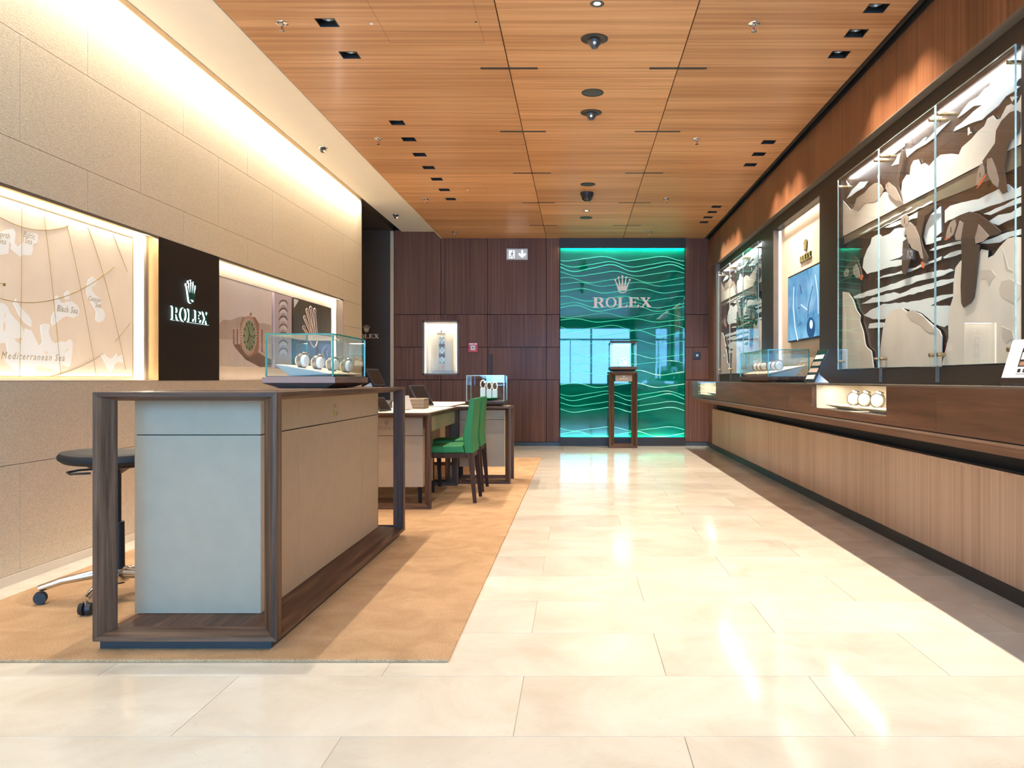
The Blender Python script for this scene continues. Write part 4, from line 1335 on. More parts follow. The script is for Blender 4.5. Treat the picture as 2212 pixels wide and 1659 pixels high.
def window_display():
    t = thing('window_display', 'large glazed display of puffins over cliffs and waves, nearest window of the counter wall', 'display', (2.07, WY0, 1.073), 'puffin window displays')
    box(2.068, 2.09, WY0, WY1, 1.073, 2.55).obj('backdrop', 'backdrop', t)
    for r in WAVE:
        MB().plate([fringe(r)], lay(2.0665), .004).obj('wave_cutout', 'wave_white', t)
    for r in GREIGE:
        MB().plate([r], lay(2.0675), .003).obj('haze_print', 'greige', t)
    for r in CLIFF:
        MB().plate([r], lay(2.061), .004).obj('cliff_cutout', 'cliff', t)
    for r in CLIFF2:
        MB().plate([fringe(r)], lay(2.0565), .003).obj('cliff_cutout', 'cliff_grey', t)
    for r in ROCK:
        c = MB().plate([r], lay(2.057), .006).obj('rock_cutout', 'rock', t)
    for r in SHADE:
        MB().plate([fringe(r, .008)], lay(2.051), .002).obj('rock_shade_print', 'rock_shade', t)
    for i, (d, b, f, k) in enumerate(PUFF):
        o = MB().plate([d], lay(2.047), .005).obj('puffin_cutout', 'puffin_dark', t)
        MB().plate([b], lay(2.042), .0025).obj('belly', 'puffin_light', o)
        MB().plate([f], lay(2.042), .0025).obj('face', 'puffin_light', o)
        cy_, cz_ = sum(p[0] for p in f) / len(f), sum(p[1] for p in f) / len(f)
        sy_ = max(p[0] for p in f) - min(p[0] for p in f)
        MB().plate([[(cy_ - sy_ * .05, cz_ - sy_ * .16), (cy_ + sy_ * .05, cz_ - sy_ * .10), (cy_ + sy_ * .03, cz_ + sy_ * .12), (cy_ - sy_ * .03, cz_ + sy_ * .12)]], lay(2.0395), .001).obj('eye', 'puffin_dark', o)
        if k:
            MB().plate([k], lay(2.042), .0035).obj('bill', 'puffin_orange', o)
        if i == 3:
            MB().plate([EXTRA[0]], lay(2.042), .0025).obj('chest', 'puffin_light', o)
        if i == 2:
            MB().plate([WING[0]], lay(2.047), .005).obj('wing', 'puffin_dark', o)
    for r in BIRD:
        MB().plate([r], lay(2.056), .003).obj('gull_cutout', 'cliff', t)
    js = [WY0 + .004, 4.645, 5.515, WY1 - .002]
    for i in range(3):
        a, b = js[i] + .003, js[i + 1] - .003
        o = box(2.014, 2.022, a, b, 1.078, 2.545).obj('glass_pane', 'glass', t)
        MB().box(2.0138, 2.0222, a - .0006, a + .0016, 1.078, 2.545).box(2.0138, 2.0222, b - .0016, b + .0006, 1.078, 2.545).box(2.0138, 2.0222, a, b, 2.5435, 2.5455).box(2.0138, 2.0222, a, b, 1.0775, 1.0792).obj('glass_edge', 'glass_edge_pale', o)
        for y in (a + .05, b - .05):
            for z in (1.14, 2.48):
                MB().cyl((2.068, y, z), (2.005, y, z), .011, None, 14).obj('standoff', 'brass', o, smooth=True)
    for y in js[1:3]:
        box(2.020, 2.040, y - .003, y + .003, .985, 1.075).obj('pane_clip', 'bronze_light', t)
    area('display_light', (2.033, (WY0 + WY1) / 2, 2.546), (0, -.2, 0), .018, 2.5, P_WINDOW, (.92, .97, 1.0), t)
    return t


wd = window_display()
wd2 = copy_tree(wd, None, (0, 5.385, 0))
wd2['label'] = 'glazed puffin display at the far end of the counter wall next to the green wall'

# wall-mounted screen and its lettering
sx = 2.112
tv = thing('wall_screen', 'wall screen showing a blue close view of a watch dial', 'screen', (sx, 7.56, 1.364))
ty0, ty1, tz0, tz1 = 6.98, 8.14, 1.364, 2.01
box(sx - .03, sx, ty0, ty1, tz0, tz1).obj('casing', 'black', tv)
box(sx - .032, sx - .03, ty0 + .015, ty1 - .015, tz0 + .015, tz1 - .015).obj('screen_face', 'screen_blue', tv)
TS = lambda pts: [onX(1480 + a / 4.1475, 480 + b / 4.1475, sx - .032) for a, b in pts]
MB().plate([TS(ell(1127, 945, 38, 95, 28))], lay(sx - .032), .0006).obj('dial_shadow', 'screen_dark', tv)
MB().plate([TS(ell(1130, 915, 14, 40, 20))], lay(sx - .0326), .0006).obj('dial_gleam', 'screen_pale', tv)
for pts, r, mt in (([(1145, 570), (1105, 760), (1100, 850)], .004, 'screen_ink'), ([(1040, 740), (1095, 785)], .004, 'screen_pale'), ([(1030, 560), (1045, 640)], .006, 'screen_ink'), ([(1010, 765), (1030, 770)], .005, 'screen_ink'), ([(1015, 930), (1040, 900)], .005, 'screen_ink'),
                   ([(975, 580), (970, 760), (985, 940), (1010, 1060)], .004, 'screen_pale'), ([(1165, 470), (1190, 640), (1195, 820)], .004, 'screen_pale')):
    MB().tube([(sx - .0325, y, z) for y, z in TS(pts)], r, 5).obj('dial_mark', mt, tv)
se = thing('screen_emblem', 'small raised crown emblem and lettering above the wall screen', 'emblem', (sx, 7.60, 2.08))
logo(se, (2.115, onX(1741, 560, 2.11)[0], onX(1741, 563, 2.11)[1]), (0, -1, 0), (-1, 0, 0), .062, .016, 'gold_deep', back='letter_green', backt=.012)

# ================================================================== DISPLAY COUNTER ALONG THE RIGHT WALL
cnt = thing('display_counter', 'long walnut display counter with lit glass niches along the wall', 'counter', (XB, 5.5, 0))
CT, CBm, CE = .976, .7635, 11.63
ends = [-1.2, .9, 3.721, 4.323]                        # solid fronts before the first niche
N1 = (4.323, 5.688)
N2 = (9.64, 11.05)
fronts = [(-1.2, 1.3), (1.3, 3.721), (3.721, 4.323), (5.688, 6.32), (6.32, 9.64), (11.05, CE)]
for a, b in fronts:
    box(XB, XB + .03, a + .001, b - .001, CBm, CT - .012).obj('front_panel', 'wood_counter', cnt)
box(XB + .002, 2.04, -1.2, CE, CT - .012, CT - .002).obj('top_board', 'bronze_light', cnt)
box(XB - .002, 2.04, -1.2, CE, CT - .002, CT).obj('glass_top', 'glass_case', cnt)
for a, b in (N1, N2):
    mid = (a + b) / 2
    box(XB, XB + .03, a + .001, b - .001, CBm, .807).obj('sill_board', 'wood_counter', cnt)
    box(XB + .008, 1.97, a, b, .80, .807).obj('niche_floor', 'cream_light', cnt)
    box(1.955, 1.97, a, b, .807, CT - .012).obj('niche_back', 'cream', cnt)
    for y in (a, b - .006):
        box(XB + .03, 1.955, y, y + .006, .807, CT - .012).obj('niche_side', 'cream', cnt)
    for p, q in ((a + .002, mid - .001), (mid + .001, b - .002)):
        box(XB, XB + .006, p, q, .807, CT - .004).obj('niche_glass', 'glass_case', cnt)
    area('niche_light', (1.75, mid, CT - .016), (0, 0, 0), .10, b - a - .1, 3.6, WARM2, cnt)
box(1.97, 2.04, -1.2, CE, CBm, CT - .012).obj('carcass', 'dark_gap', cnt)
box(XB + .03, 1.97, -1.2, CE, .735, CBm).obj('deck', 'dark_gap', cnt)
MB().extrude_y([(XB, CBm - .006), (XB + .004, CBm - .018), (1.81, .676), (1.84, .676), (1.84, .745), (XB + .02, CBm - .006)], -1.2, CE).obj('underside_slope', 'wood_counter', cnt)
box(XB + .006, XB + .03, -1.2, CE, CBm - .007, CBm).obj('shadow_joint', 'dark_gap', cnt)
box(1.965, 1.985, -1.2, 12.0, .066, .567).obj('lower_panel', 'wood_panel', cnt)
box(1.960, 2.03, -1.2, 11.9, .567, .577).obj('ledge', 'wood_panel', cnt)
box(2.02, 2.04, -1.2, 11.9, .577, .75).obj('slot_back', 'dark_gap', cnt)
box(1.84, 2.02, -1.2, 11.9, .70, .735).obj('slot_top', 'dark_gap', cnt)
box(1.985, 2.05, -1.2, 11.9, .07, .56).obj('core', 'dark_gap', cnt)
struct('baseboard_right', box(1.955, 1.995, YF, YB - .01, 0, .066), 'black', 'black skirting under the display counter', 'baseboard')


# ---------------------------------------------------------------- watches, trays, glass cases
def xf(root, fn):
    return fn


def watch(loc, yaw, label, group, s=1.0, dial='sign_dark', tilt=0.35):
    """watch closed round a cream cushion; axis of the cushion = local x"""
    t = thing('wrist_watch', label, 'watch', loc, group)
    R = Matrix.Rotation(yaw, 4, 'Z')
    def go(mb, name, mat, smooth=True):
        mb.v = [tuple(R @ Vector(v)) for v in mb.v]
        me = mb.mesh(name, (0, 0, 0), 0, smooth)
        me.materials.append(MATS[mat])
        o = bpy.data.objects.new(name, me)
        C.objects.link(o)
        o.parent = t
        return o
    rz, ry, hl = .030 * s, .027 * s, .027 * s
    prof = [(-hl, .55), (-hl * .92, .80), (-hl * .6, .95), (0, 1), (hl * .6, .95), (hl * .92, .80), (hl, .55)]
    n = 18
    m = MB()
    vs, fs = [], []
    for x, k in prof:
        for i in range(n):
            a = 2 * PI * i / n
            vs.append((x, ry * k * math.cos(a), rz + rz * k * math.sin(a)))
    for j in range(len(prof) - 1):
        for i in range(n):
            fs.append((j * n + i, j * n + (i + 1) % n, (j + 1) * n + (i + 1) % n, (j + 1) * n + i))
    fs += [tuple(range(n))[::-1], tuple((len(prof) - 1) * n + i for i in range(n))]
    go(m.add(vs, fs), 'cushion', 'cream_light')
    bw = .0105 * s
    m = MB()
    vs, fs = [], []
    for i in range(24):
        a = 2 * PI * i / 24
        for (x, k) in ((-bw, 1.02), (bw, 1.02), (bw, 1.14), (-bw, 1.14)):
            vs.append((x, ry * k * math.cos(a), rz + rz * k * math.sin(a)))
    for i in range(24):
        j = (i + 1) % 24
        for q in range(4):
            r = (q + 1) % 4
            fs.append((i * 4 + q, i * 4 + r, j * 4 + r, j * 4 + q))
    go(m.add(vs, fs), 'bracelet', 'steel_dark', False)
    ca = PI / 2 + tilt
    c = Vector((0, ry * 1.14 * math.cos(ca), rz + rz * 1.14 * math.sin(ca)))
    nrm = Vector((0, math.cos(ca), math.sin(ca)))
    m = MB().cyl(c - nrm * .002, c + nrm * .006 * s, .018 * s, .016 * s, 22)
    m.cyl(c + Vector((.017 * s, 0, 0)), c + Vector((.022 * s, 0, 0)), .003 * s, None, 8)
    go(m, 'watch_case', 'steel')
    go(MB().cyl(c + nrm * .006 * s, c + nrm * .0068 * s, .0135 * s, None, 22), 'dial', dial)
    return t


def tray(label, pts_low, pts_high, mat='cream_light', group=None):
    """dish-like tray between a lower and an upper quad"""
    c = sum((Vector(p) for p in pts_low), Vector()) / 4
    t = thing('display_tray', label, 'tray', c, group)
    MB().hexa(pts_low, pts_high).obj('body', mat, t)
    up = [Vector(p) for p in pts_high]
    cc = sum(up, Vector()) / 4
    inner = [p + (cc - p) * .08 for p in up]
    MB().hexa([p + Vector((0, 0, .0008)) for p in inner], [p + Vector((0, 0, .003)) for p in inner]).obj('inlay', 'cream', t)
    return t


def glass_case(label, x0, x1, y0, y1, z0, zb, zt, base='walnut_X', taper=.03, edge='glass_edge', over=.012, group=None, top=None):
    t = thing('glass_case', label, 'display case', ((x0 + x1) / 2, (y0 + y1) / 2, z0), group)
    o = over
    zm = z0 + (zb - z0) * .42
    a = [(x0 + taper, y0 + taper, z0), (x1 - taper, y0 + taper, z0), (x1 - taper, y1 - taper, z0), (x0 + taper, y1 - taper, z0)]
    b = [(x0 - o, y0 - o, zm), (x1 + o, y0 - o, zm), (x1 + o, y1 + o, zm), (x0 - o, y1 + o, zm)]
    MB().hexa(a, b).obj('base_underside', base, t)
    box(x0 - o, x1 + o, y0 - o, y1 + o, zm, zb - .006).obj('base', base, t, bev=.0015)
    box(x0 - .002, x1 + .002, y0 - .002, y1 + .002, zb - .006, zb).obj('floor_plate', 'bronze_light', t)
    g = .005
    box(x0, x1, y0, y0 + g, zb, zt).obj('glass_pane', 'glass_case', t)
    box(x0, x1, y1 - g, y1, zb, zt).obj('glass_pane', 'glass_case', t)
    box(x0, x0 + g, y0 + g, y1 - g, zb, zt).obj('glass_pane', 'glass_case', t)
    box(x1 - g, x1, y0 + g, y1 - g, zb, zt).obj('glass_pane', 'glass_case', t)
    if top:
        box(x0 - .006, x1 + .006, y0 - .006, y1 + .006, zt, zt + .03).obj('cap', top, t)
    else:
        box(x0, x1, y0, y1, zt, zt + g).obj('glass_top', 'glass_case', t)
    e = .0075
    m = MB()
    for x in (x0, x1):
        for y in (y0, y1):
            m.box(x - e / 2, x + e / 2, y - e / 2, y + e / 2, zb, zt)
    for y in (y0, y1):
        m.box(x0, x1, y - e / 2, y + e / 2, zt, zt + e)
    for x in (x0, x1):
        m.box(x - e / 2, x + e / 2, y0, y1, zt, zt + e)
    m.obj('glass_edges', edge, t)
    return t


# trays and watches inside the counter niches
for q in range(2):
    ya = 4.40 + q * .62
    yb = ya + .56
    tray('cream watch tray in the near counter niche, %s' % ('behind the pane closer to the viewer', 'behind the pane farther from the viewer')[q],
         [(1.74, ya + .08, .808), (1.86, ya + .08, .808), (1.86, yb - .08, .808), (1.74, yb - .08, .808)], [(1.67, ya, .832), (1.92, ya, .832), (1.92, yb, .832), (1.67, yb, .832)], group='counter niche trays')
k = 0
for y in (4.47, 4.62, 4.88, 5.10, 5.30):
    watch((1.78, y, .8353), .9, 'watch on a round cream cushion, %s from the viewer in the near counter niche' % ORD[k], 'counter niche watches', 1.35)
    k += 1
tray('cream watch tray in the far counter niche by the green wall', [(1.74, 10.0, .808), (1.86, 10.0, .808), (1.86, 10.6, .808), (1.74, 10.6, .808)], [(1.67, 9.85, .832), (1.92, 9.85, .832), (1.92, 10.75, .832), (1.67, 10.75, .832)])
for i, y in enumerate((10.1, 10.45)):
    watch((1.78, y, .8353), .9, 'watch on a cream cushion in the far counter niche, %s from the viewer' % ORD[i], 'far niche watches', 1.35)

# case on the display counter
glass_case('glass display case with a dark base on the walnut wall counter', 1.670, 2.025, 7.207, 8.44, CT + .0005, 1.03, 1.258, base='walnut_Y', taper=.02, over=.006, edge='glass_edge')
for i, (ya, yb) in enumerate(((7.26, 7.78), (7.84, 8.38))):
    tray('sloping cream tray in the wall counter case, %s half' % ('nearer', 'farther')[i], [(1.72, ya + .06, 1.031), (1.93, ya + .06, 1.031), (1.93, yb - .06, 1.031), (1.72, yb - .06, 1.031)],
         [(1.685, ya, 1.055), (2.01, ya, 1.125), (2.01, yb, 1.125), (1.685, yb, 1.055)], group='wall counter case trays')
k = 0
for y in (7.36, 7.52, 7.68, 7.95, 8.12, 8.28):
    watch((1.80, y, 1.0845), PI / 2, 'watch on a cream cushion, %s from the viewer in the wall counter case' % ORD[k], 'wall counter case watches', 1.3, tilt=.5)
    k += 1


def easel(label, base, u, n, w, h, lean, face, mats, group=None, foot='white_card', strips=0, cat='card stand'):
    """leaning framed card: base = centre of the lower edge, u = width direction, n = facing direction (level)"""
    base, u, n = Vector(base), Vector(u).normalized(), Vector(n).normalized()
    t = thing('card_stand', label, cat, base, group)
    up = (Vector((0, 0, 1)) * math.cos(lean) - n * math.sin(lean))
    nn = (n * math.cos(lean) + Vector((0, 0, 1)) * math.sin(lean))
    f = lambda a, b, c: base + Vector((0, 0, .002 + .0135 * math.sin(lean))) + u * a + up * b + nn * c
    def slab(a0, a1, b0, b1, c0, c1, name, mat):
        MB().hexa([f(a0, b0, c0), f(a1, b0, c0), f(a1, b1, c0), f(a0, b1, c0)], [f(a0, b0, c1), f(a1, b0, c1), f(a1, b1, c1), f(a0, b1, c1)]).obj(name, mat, t)
    slab(-w / 2, w / 2, 0, h, -.012, 0, 'board', mats[0])
    bd = .012
    slab(-w / 2 + bd, w / 2 - bd, bd, h - bd, 0, .0012, 'face', face)
    for i in range(strips):
        b0 = bd + .01 + (h - 2 * bd - .02) * i / strips
        slab(-w / 2 + bd + .01, w / 2 - bd - .01, b0, b0 + (h - 2 * bd - .02) / strips * .62, .0012, .002, 'image_strip', mats[1 + i % (len(mats) - 1)])
    back = base - n * (math.sin(lean) * h * .75 + .05)
    q = f(0, h * .62, -.012)
    MB().hexa([base - u * w * .3 - n * .014 + Vector((0, 0, .002)), base + u * w * .3 - n * .014 + Vector((0, 0, .002)), back + u * w * .3 + Vector((0, 0, .002)), back - u * w * .3 + Vector((0, 0, .002))],
              [f(-w * .3, h * .3, -.013), f(w * .3, h * .3, -.013), f(w * .28, h * .3, -.018), f(-w * .28, h * .3, -.018)]).obj('prop_foot', foot, t)
    return t, f, slab


easel('black framed stand with small watch pictures beside the wall counter case', (1.745, 6.22, CT), (0, -1, 0), (-1, 0, 0), .26, .265, .42, 'black_gloss', ('black', 'white_card', 'rose_light', 'puffin_light'), strips=4)
t, f, slab = easel('white card stand with a dark watch picture on the counter at the picture edge', (1.86, 3.42, CT), (0, -1, 0), (-1, 0, 0), .42, .20, .30, 'white_card', ('white_card', 'black'))
slab(-.21, .21, 0, .026, 0, .004, 'base_strip', 'sign_dark')
slab(-.10, .16, .045, .160, .0012, .002, 'watch_image', 'black')
slab(-.10, .16, .045, .075, .002, .0026, 'image_band', 'white_card')
slab(-.09, .15, .080, .098, .002, .0026, 'image_band', 'rose_gold')
for i in range(6):
    slab(-.09 + i * .042, -.066 + i * .042, .108, .14, .002, .0026, 'image_mark', 'white_card')
    slab(-.09 + i * .042, -.066 + i * .042, .050, .066, .0026, .003, 'image_mark', 'black')
slab(.0, .03, .006, .018, .004, .0046, 'plate_mark', 'gold_deep')

# ================================================================== FURNITURE
def portal(parent, x0, x1, z0, z1, y, d, lip, th, names=('post', 'rail'), bt=None, tt=None, sgn=1):
    """mitred frame in a plane y = const: narrow lip in front that splays inward over the depth d"""
    bt, tt = bt or th, tt or th
    yb = y + d * sgn
    O = [(x0, z0), (x1, z0), (x1, z1), (x0, z1)]
    L = [(x0 + lip, z0 + lip), (x1 - lip, z0 + lip), (x1 - lip, z1 - lip), (x0 + lip, z1 - lip)]
    I = [(x0 + th, z0 + bt), (x1 - th, z0 + bt), (x1 - th, z1 - tt), (x0 + th, z1 - tt)]
    for k in range(4):
        j = (k + 1) % 4
        P8 = [(O[k][0], y, O[k][1]), (O[j][0], y, O[j][1]), (L[j][0], y, L[j][1]), (L[k][0], y, L[k][1]),
              (O[k][0], yb, O[k][1]), (O[j][0], yb, O[j][1]), (I[j][0], yb, I[j][1]), (I[k][0], yb, I[k][1])]
        MB().add(P8, [(0, 1, 2, 3), (7, 6, 5, 4), (0, 4, 5, 1), (3, 2, 6, 7), (0, 3, 7, 4), (1, 5, 6, 2)]).obj(names[1] if k in (0, 2) else names[0], 'walnut_X' if k in (0, 2) else 'walnut_Z', parent)


# ---------------------------------------------------------------- sales counter in front
SX0, SX1, SY0, SY1, SZ0, SZ1 = -1.765, -1.094, 3.0, 5.235, .046, .954
sc = thing('sales_counter', 'walnut framed sales counter with pale leather cabinet in front', 'counter', ((SX0 + SX1) / 2, (SY0 + SY1) / 2, .012))
portal(sc, SX0, SX1, SZ0, SZ1, SY0, .05, .0165, .064, bt=.040, tt=.032)
portal(sc, SX0, SX1, SZ0, SZ1, SY1, .05, .0165, .064, bt=.040, tt=.032, sgn=-1)
MB().extrude_y([(SX1, SZ1), (SX1, SZ1 - .0165), (SX1 - .064, SZ1 - .032), (SX0 + .064, SZ1 - .032), (SX0, SZ1 - .0165), (SX0, SZ1)], SY0 + .05, SY1 - .05).obj('top_slab', 'walnut_Y', sc)
MB().extrude_y([(SX1, SZ0), (SX1, SZ0 + .0165), (-1.243, .081), (SX0 + .064, .081), (SX0, SZ0 + .0165), (SX0, SZ0)], SY0 + .05, SY1 - .05).obj('bottom_slab', 'walnut_Y', sc)
box(SX0 + .012, SX1 - .03, 3.027, 5.208, .0125, SZ0).obj('plinth', 'charcoal', sc)
bx0, bx1, by0, by1, bz0, bz1 = -1.738, -1.243, 3.236, 5.145, .0815, .920
box(bx0 + .006, bx1 - .006, by0 + .006, by1 - .006, bz0, bz1).obj('cabinet_core', 'dark_gap', sc)
zs = .783
box(bx0, bx1 - .0015, by0, by0 + .006, bz0 + .001, zs - .0025).obj('end_panel', 'leather', sc)
box(bx0, bx1 - .0015, by0, by0 + .006, zs + .0015, bz1).obj('end_panel', 'leather', sc)
ys = [by0, 3.675, 4.75, by1]
for i in range(3):
    box(bx1 - .006, bx1, ys[i] + .0008, ys[i + 1] - .0008, bz0 + .001, zs - .003).obj('front_panel', 'leather', sc)
    box(bx1 - .006, bx1, ys[i] + .0008, ys[i + 1] - .0008, zs + .002, bz1).obj('drawer_front', 'leather', sc)
box(bx0 - .001, bx0 + .006, by0 + .006, by1 - .006, bz0, bz1).obj('staff_panel', 'leather', sc)
box(bx0, bx1, by1 - .006, by1, bz0, bz1).obj('far_panel', 'leather', sc)
logo(sc, (bx1, 4.22, .815), (0, 1, 0), (1, 0, 0), .0185, .003, 'gold_deep')
box(SX0 + .07, SX1 - .10, 3.3, 4.15, SZ1, SZ1 + .0015).obj('leather_inlay', 'walnut_X', sc)

# glass case standing on it, its tray and watches
gx0, gx1, gy0, gy1 = -1.623, -1.2755, 4.30, 4.945
glass_case('glass display case with a rosy wood base on the front sales counter', gx0, gx1, gy0, gy1, SZ1 + .0018, 1.019, 1.234, base='rosewood', taper=.05, over=.016)
tray('cream wedge shaped tray in the case on the front sales counter', [(-1.52, 4.36, 1.0195), (-1.33, 4.36, 1.0195), (-1.33, 4.88, 1.0195), (-1.52, 4.88, 1.0195)],
     [(-1.585, 4.32, 1.080), (-1.290, 4.32, 1.030), (-1.290, 4.92, 1.030), (-1.585, 4.92, 1.080)])
for i, (x, y) in enumerate(((-1.475, 4.42), (-1.43, 4.54), (-1.385, 4.66), (-1.34, 4.78))):
    watch((x, y, 1.080 - (x + 1.585) * .169 + .005), -.35, 'watch on a cream cushion, %s from the viewer in the front counter case' % ORD[i], 'front counter case watches', 1.15, tilt=-.6)
easel('dark card stand with white foot at the far end of the sales counter', (-1.22, 5.10, SZ1), (.3, 1, 0), (1, -.3, 0), .14, .12, .5, 'black_gloss', ('charcoal', 'black'))

# ---------------------------------------------------------------- work stool behind the counter
sx_, sy_ = -2.09, 3.75
st = thing('work_stool', 'black swivel work stool on a chrome star base behind the sales counter', 'stool', (sx_, sy_, .012))
m = MB()
n = 36
rings = [(.55, -.012), (.92, -.010), (1.0, .004), (1.0, .018), (.96, .032), (.80, .040), (.45, .036), (.02, .031)]
vs, fs = [], []
for k, z in rings:
    for i in range(n):
        a = 2 * PI * i / n
        ca, sa = math.cos(a), math.sin(a)
        vs.append((sx_ + .238 * k * math.copysign(abs(ca) ** .85, ca), sy_ + .20 * k * math.copysign(abs(sa) ** .85, sa), .632 + z + .014 * (k * ca) ** 2))
for j in range(len(rings) - 1):
    for i in range(n):
        fs.append((j * n + i, j * n + (i + 1) % n, (j + 1) * n + (i + 1) % n, (j + 1) * n + i))
fs += [tuple(range(n))[::-1], tuple((len(rings) - 1) * n + i for i in range(n))]
m.add(vs, fs).obj('seat', 'seat_black', st, smooth=True)
MB().lathe([(0, .622), (.13, .620), (.12, .606), (.05, .596), (.02, .575), (0, .57)], (sx_, sy_, 0), 24).obj('seat_plate', 'black', st, smooth=True)
m = MB()
m.tube([(sx_ - .05, sy_ - .02, .598), (sx_ - .14, sy_ - .06, .594), (sx_ - .17, sy_ - .10, .588), (sx_ - .14, sy_ - .13, .584), (sx_ - .06, sy_ - .11, .586)], .005, 7)
m.obj('lever', 'black', st, smooth=True)
MB().cyl((sx_, sy_, .30), (sx_, sy_, .60), .014, .014, 16).obj('gas_rod', 'black_gloss', st, smooth=True)
MB().cyl((sx_, sy_, .075), (sx_, sy_, .355), .029, .027, 20).obj('column', 'black', st, smooth=True)
MB().lathe([(.030, .150), (.045, .145), (.050, .115), (.045, .085), (.030, .08)], (sx_, sy_, 0), 20).obj('hub', 'chrome', st, smooth=True)
for k in range(5):
    a = math.radians(-84 + 72 * k)
    d = Vector((math.cos(a), math.sin(a), 0))
    b = Vector((sx_, sy_, 0))
    e = b + d * .30
    MB().tube([b + d * .035 + Vector((0, 0, .12)), b + d * .10 + Vector((0, 0, .122)), b + d * .22 + Vector((0, 0, .105)), b + d * .305 + Vector((0, 0, .080))], [.024, .021, .016, .015], 10).obj('star_arm', 'chrome', st, smooth=True)
    q = e + Vector((0, 0, .012))
    sd = Vector((-d.y, d.x, 0))
    w = MB()
    for s in (-1, 1):
        w.cyl(q + sd * s * .006 + Vector((0, 0, .028)), q + sd * s * .024 + Vector((0, 0, .028)), .0275, .024, 20)
    ca = w.obj('caster', 'rubber', st, smooth=True)
    MB().cyl(q + Vector((0, 0, .03)), q + Vector((0, 0, .078)), .007, None, 10).obj('stem', 'steel', ca)

# ---------------------------------------------------------------- desks
def desk(label, x0, x1, y0, y1, zt, boxes, both=True, apron=True):
    t = thing('sales_desk', label, 'desk', ((x0 + x1) / 2, (y0 + y1) / 2, .012))
    portal(t, x0, x1, .013, zt, y0, .05, .016, .052, bt=.038, tt=.036)
    portal(t, x0, x1, .013, zt, y1, .05, .016, .052, bt=.038, tt=.036, sgn=-1)
    box(x0, x1, y0 + .05, y1 - .05, zt - .03, zt - .002).obj('top_frame', 'walnut_Y', t)
    box(x0 + .03, x1 - .03, y0 + .03, y1 - .03, zt - .002, zt).obj('top_inlay', 'cream', t)
    for (a, b, c, d, e, f, g) in boxes:
        o = box(a, b, c, d, e, g - .002).obj('cabinet', 'leather', t)
        box(a, b, c, d, g + .002, f).obj('drawer', 'leather', t)
    if apron:
        box(x1 - .035, x1 - .025, y0 + .05, y1 - .05, zt - .15, zt - .03).obj('apron', 'leather', t)
    return t


DZ = .745
DA = (-2.20, -1.117, 6.27, 7.73)
da = desk('walnut desk with pale inlaid top, nearer of the two desks facing the green chairs', *DA, DZ, [(-1.95, -1.20, 6.40, 6.85, .166, .709, .565)])
logo(da, (P(835, 0, 6.40).x, 6.40, H - (928 - VY) / F * 6.40), (1, 0, 0), (0, -1, 0), 6.6 / F * 6.4, .002, 'leather_dark')
DBX = (-1.19, -.634, 7.80, 8.26)
db = desk('narrow walnut side desk carrying the small glass case, behind the green chairs', *DBX, DZ, [(-1.13, -.70, 7.90, 8.16, .166, .709, .615)], apron=False)
DC = (-2.20, -1.20, 7.76, 9.55)
dc = desk('rear walnut desk with pale top running back towards the wood wall', *DC, DZ, [(-2.1, -1.5, 9.0, 9.45, .166, .709, .565)])

glass_case('small glass case with white watch stands and a green dish on the side desk', -1.055, -.700, 7.86, 8.18, DZ + .0005, .797, 1.035, base='walnut_X', taper=.03, over=.012, edge='glass_edge_pale')
t = thing('display_dish', 'shallow round green dish inside the small glass case', 'dish', (-.86, 8.0, .798))
MB().lathe([(0, .0), (.05, .0), (.11, .022), (.114, .026), (.106, .026), (.05, .008), (0, .007)], (-.86, 8.0, .798), 32).obj('bowl', 'dish_green', t, smooth=True)
for i, (x, h) in enumerate(((-.915, .105), (-.855, .085), (-.80, .085))):
    t = thing('watch_stand', 'white block with an upright watch ring in the small glass case, %s one' % ('tallest', 'middle', 'end')[i], 'watch stand', (x, 8.0, .826), 'upright watch stands')
    box(x - .024, x + .024, 7.975, 8.025, .8075 if i == 1 else .8245, .8245 + h * .9).obj('block', 'white_card', t, bev=.002)
    m = MB()
    m.tube([(x + .024 * math.cos(a), 8.0, .8245 + h * .9 + .036 + .038 * math.sin(a)) for a in [2 * PI * k / 20 for k in range(20)]], .006, 8, True)
    m.obj('ring', 'cream_light', t, smooth=True)
    MB().cyl((x + .018, 7.992, .8245 + h * .9 + .05), (x + .022, 7.988,   .8245 + h * .9 + .053), .008, None, 16).obj('dial', 'gold_deep', t, smooth=True)

# things lying on the desks
bxc = P(897, 0, 7.2).x
for i in range(3):
    z = DZ + .0008 + i * .030
    t = thing('document_box', 'flat grey leather box, %s in the stack of three on the near desk' % ('lowest', 'middle', 'topmost')[i], 'box', (bxc, 7.25, z), 'stacked leather boxes')
    box(bxc - .085, bxc + .085, 7.15, 7.38, z, z + .019).obj('body', 'leather_dark', t, bev=.002)
    box(bxc - .087, bxc + .087, 7.148, 7.382, z + .0195, z + .029).obj('lid', 'leather', t, bev=.002)
easel('tall dark tablet on a stand behind the stacked boxes on the desk', (P(922, 0, 7.9).x, 7.9, DZ), (.55, .83, 0), (.83, -.55, 0), .20, .235, .62, 'black_gloss', ('charcoal', 'black'))
easel('white card leaning on the near desk beside the stacked boxes', (P(884, 0, 6.9).x, 6.9, DZ), (.2, 1, 0), (1, -.2, 0), .15, .12, .3, 'white_card', ('white_card', 'black'))
easel('dark card stand on the near edge of the first desk', (P(834, 0, 6.6).x, 6.6, DZ), (.4, .9, 0), (.9, -.4, 0), .15, .13, .65, 'black_gloss', ('charcoal', 'black'))
t = thing('desk_telephone', 'small black desk telephone beside the near desk card', 'telephone', (-1.72, 7.3, DZ))
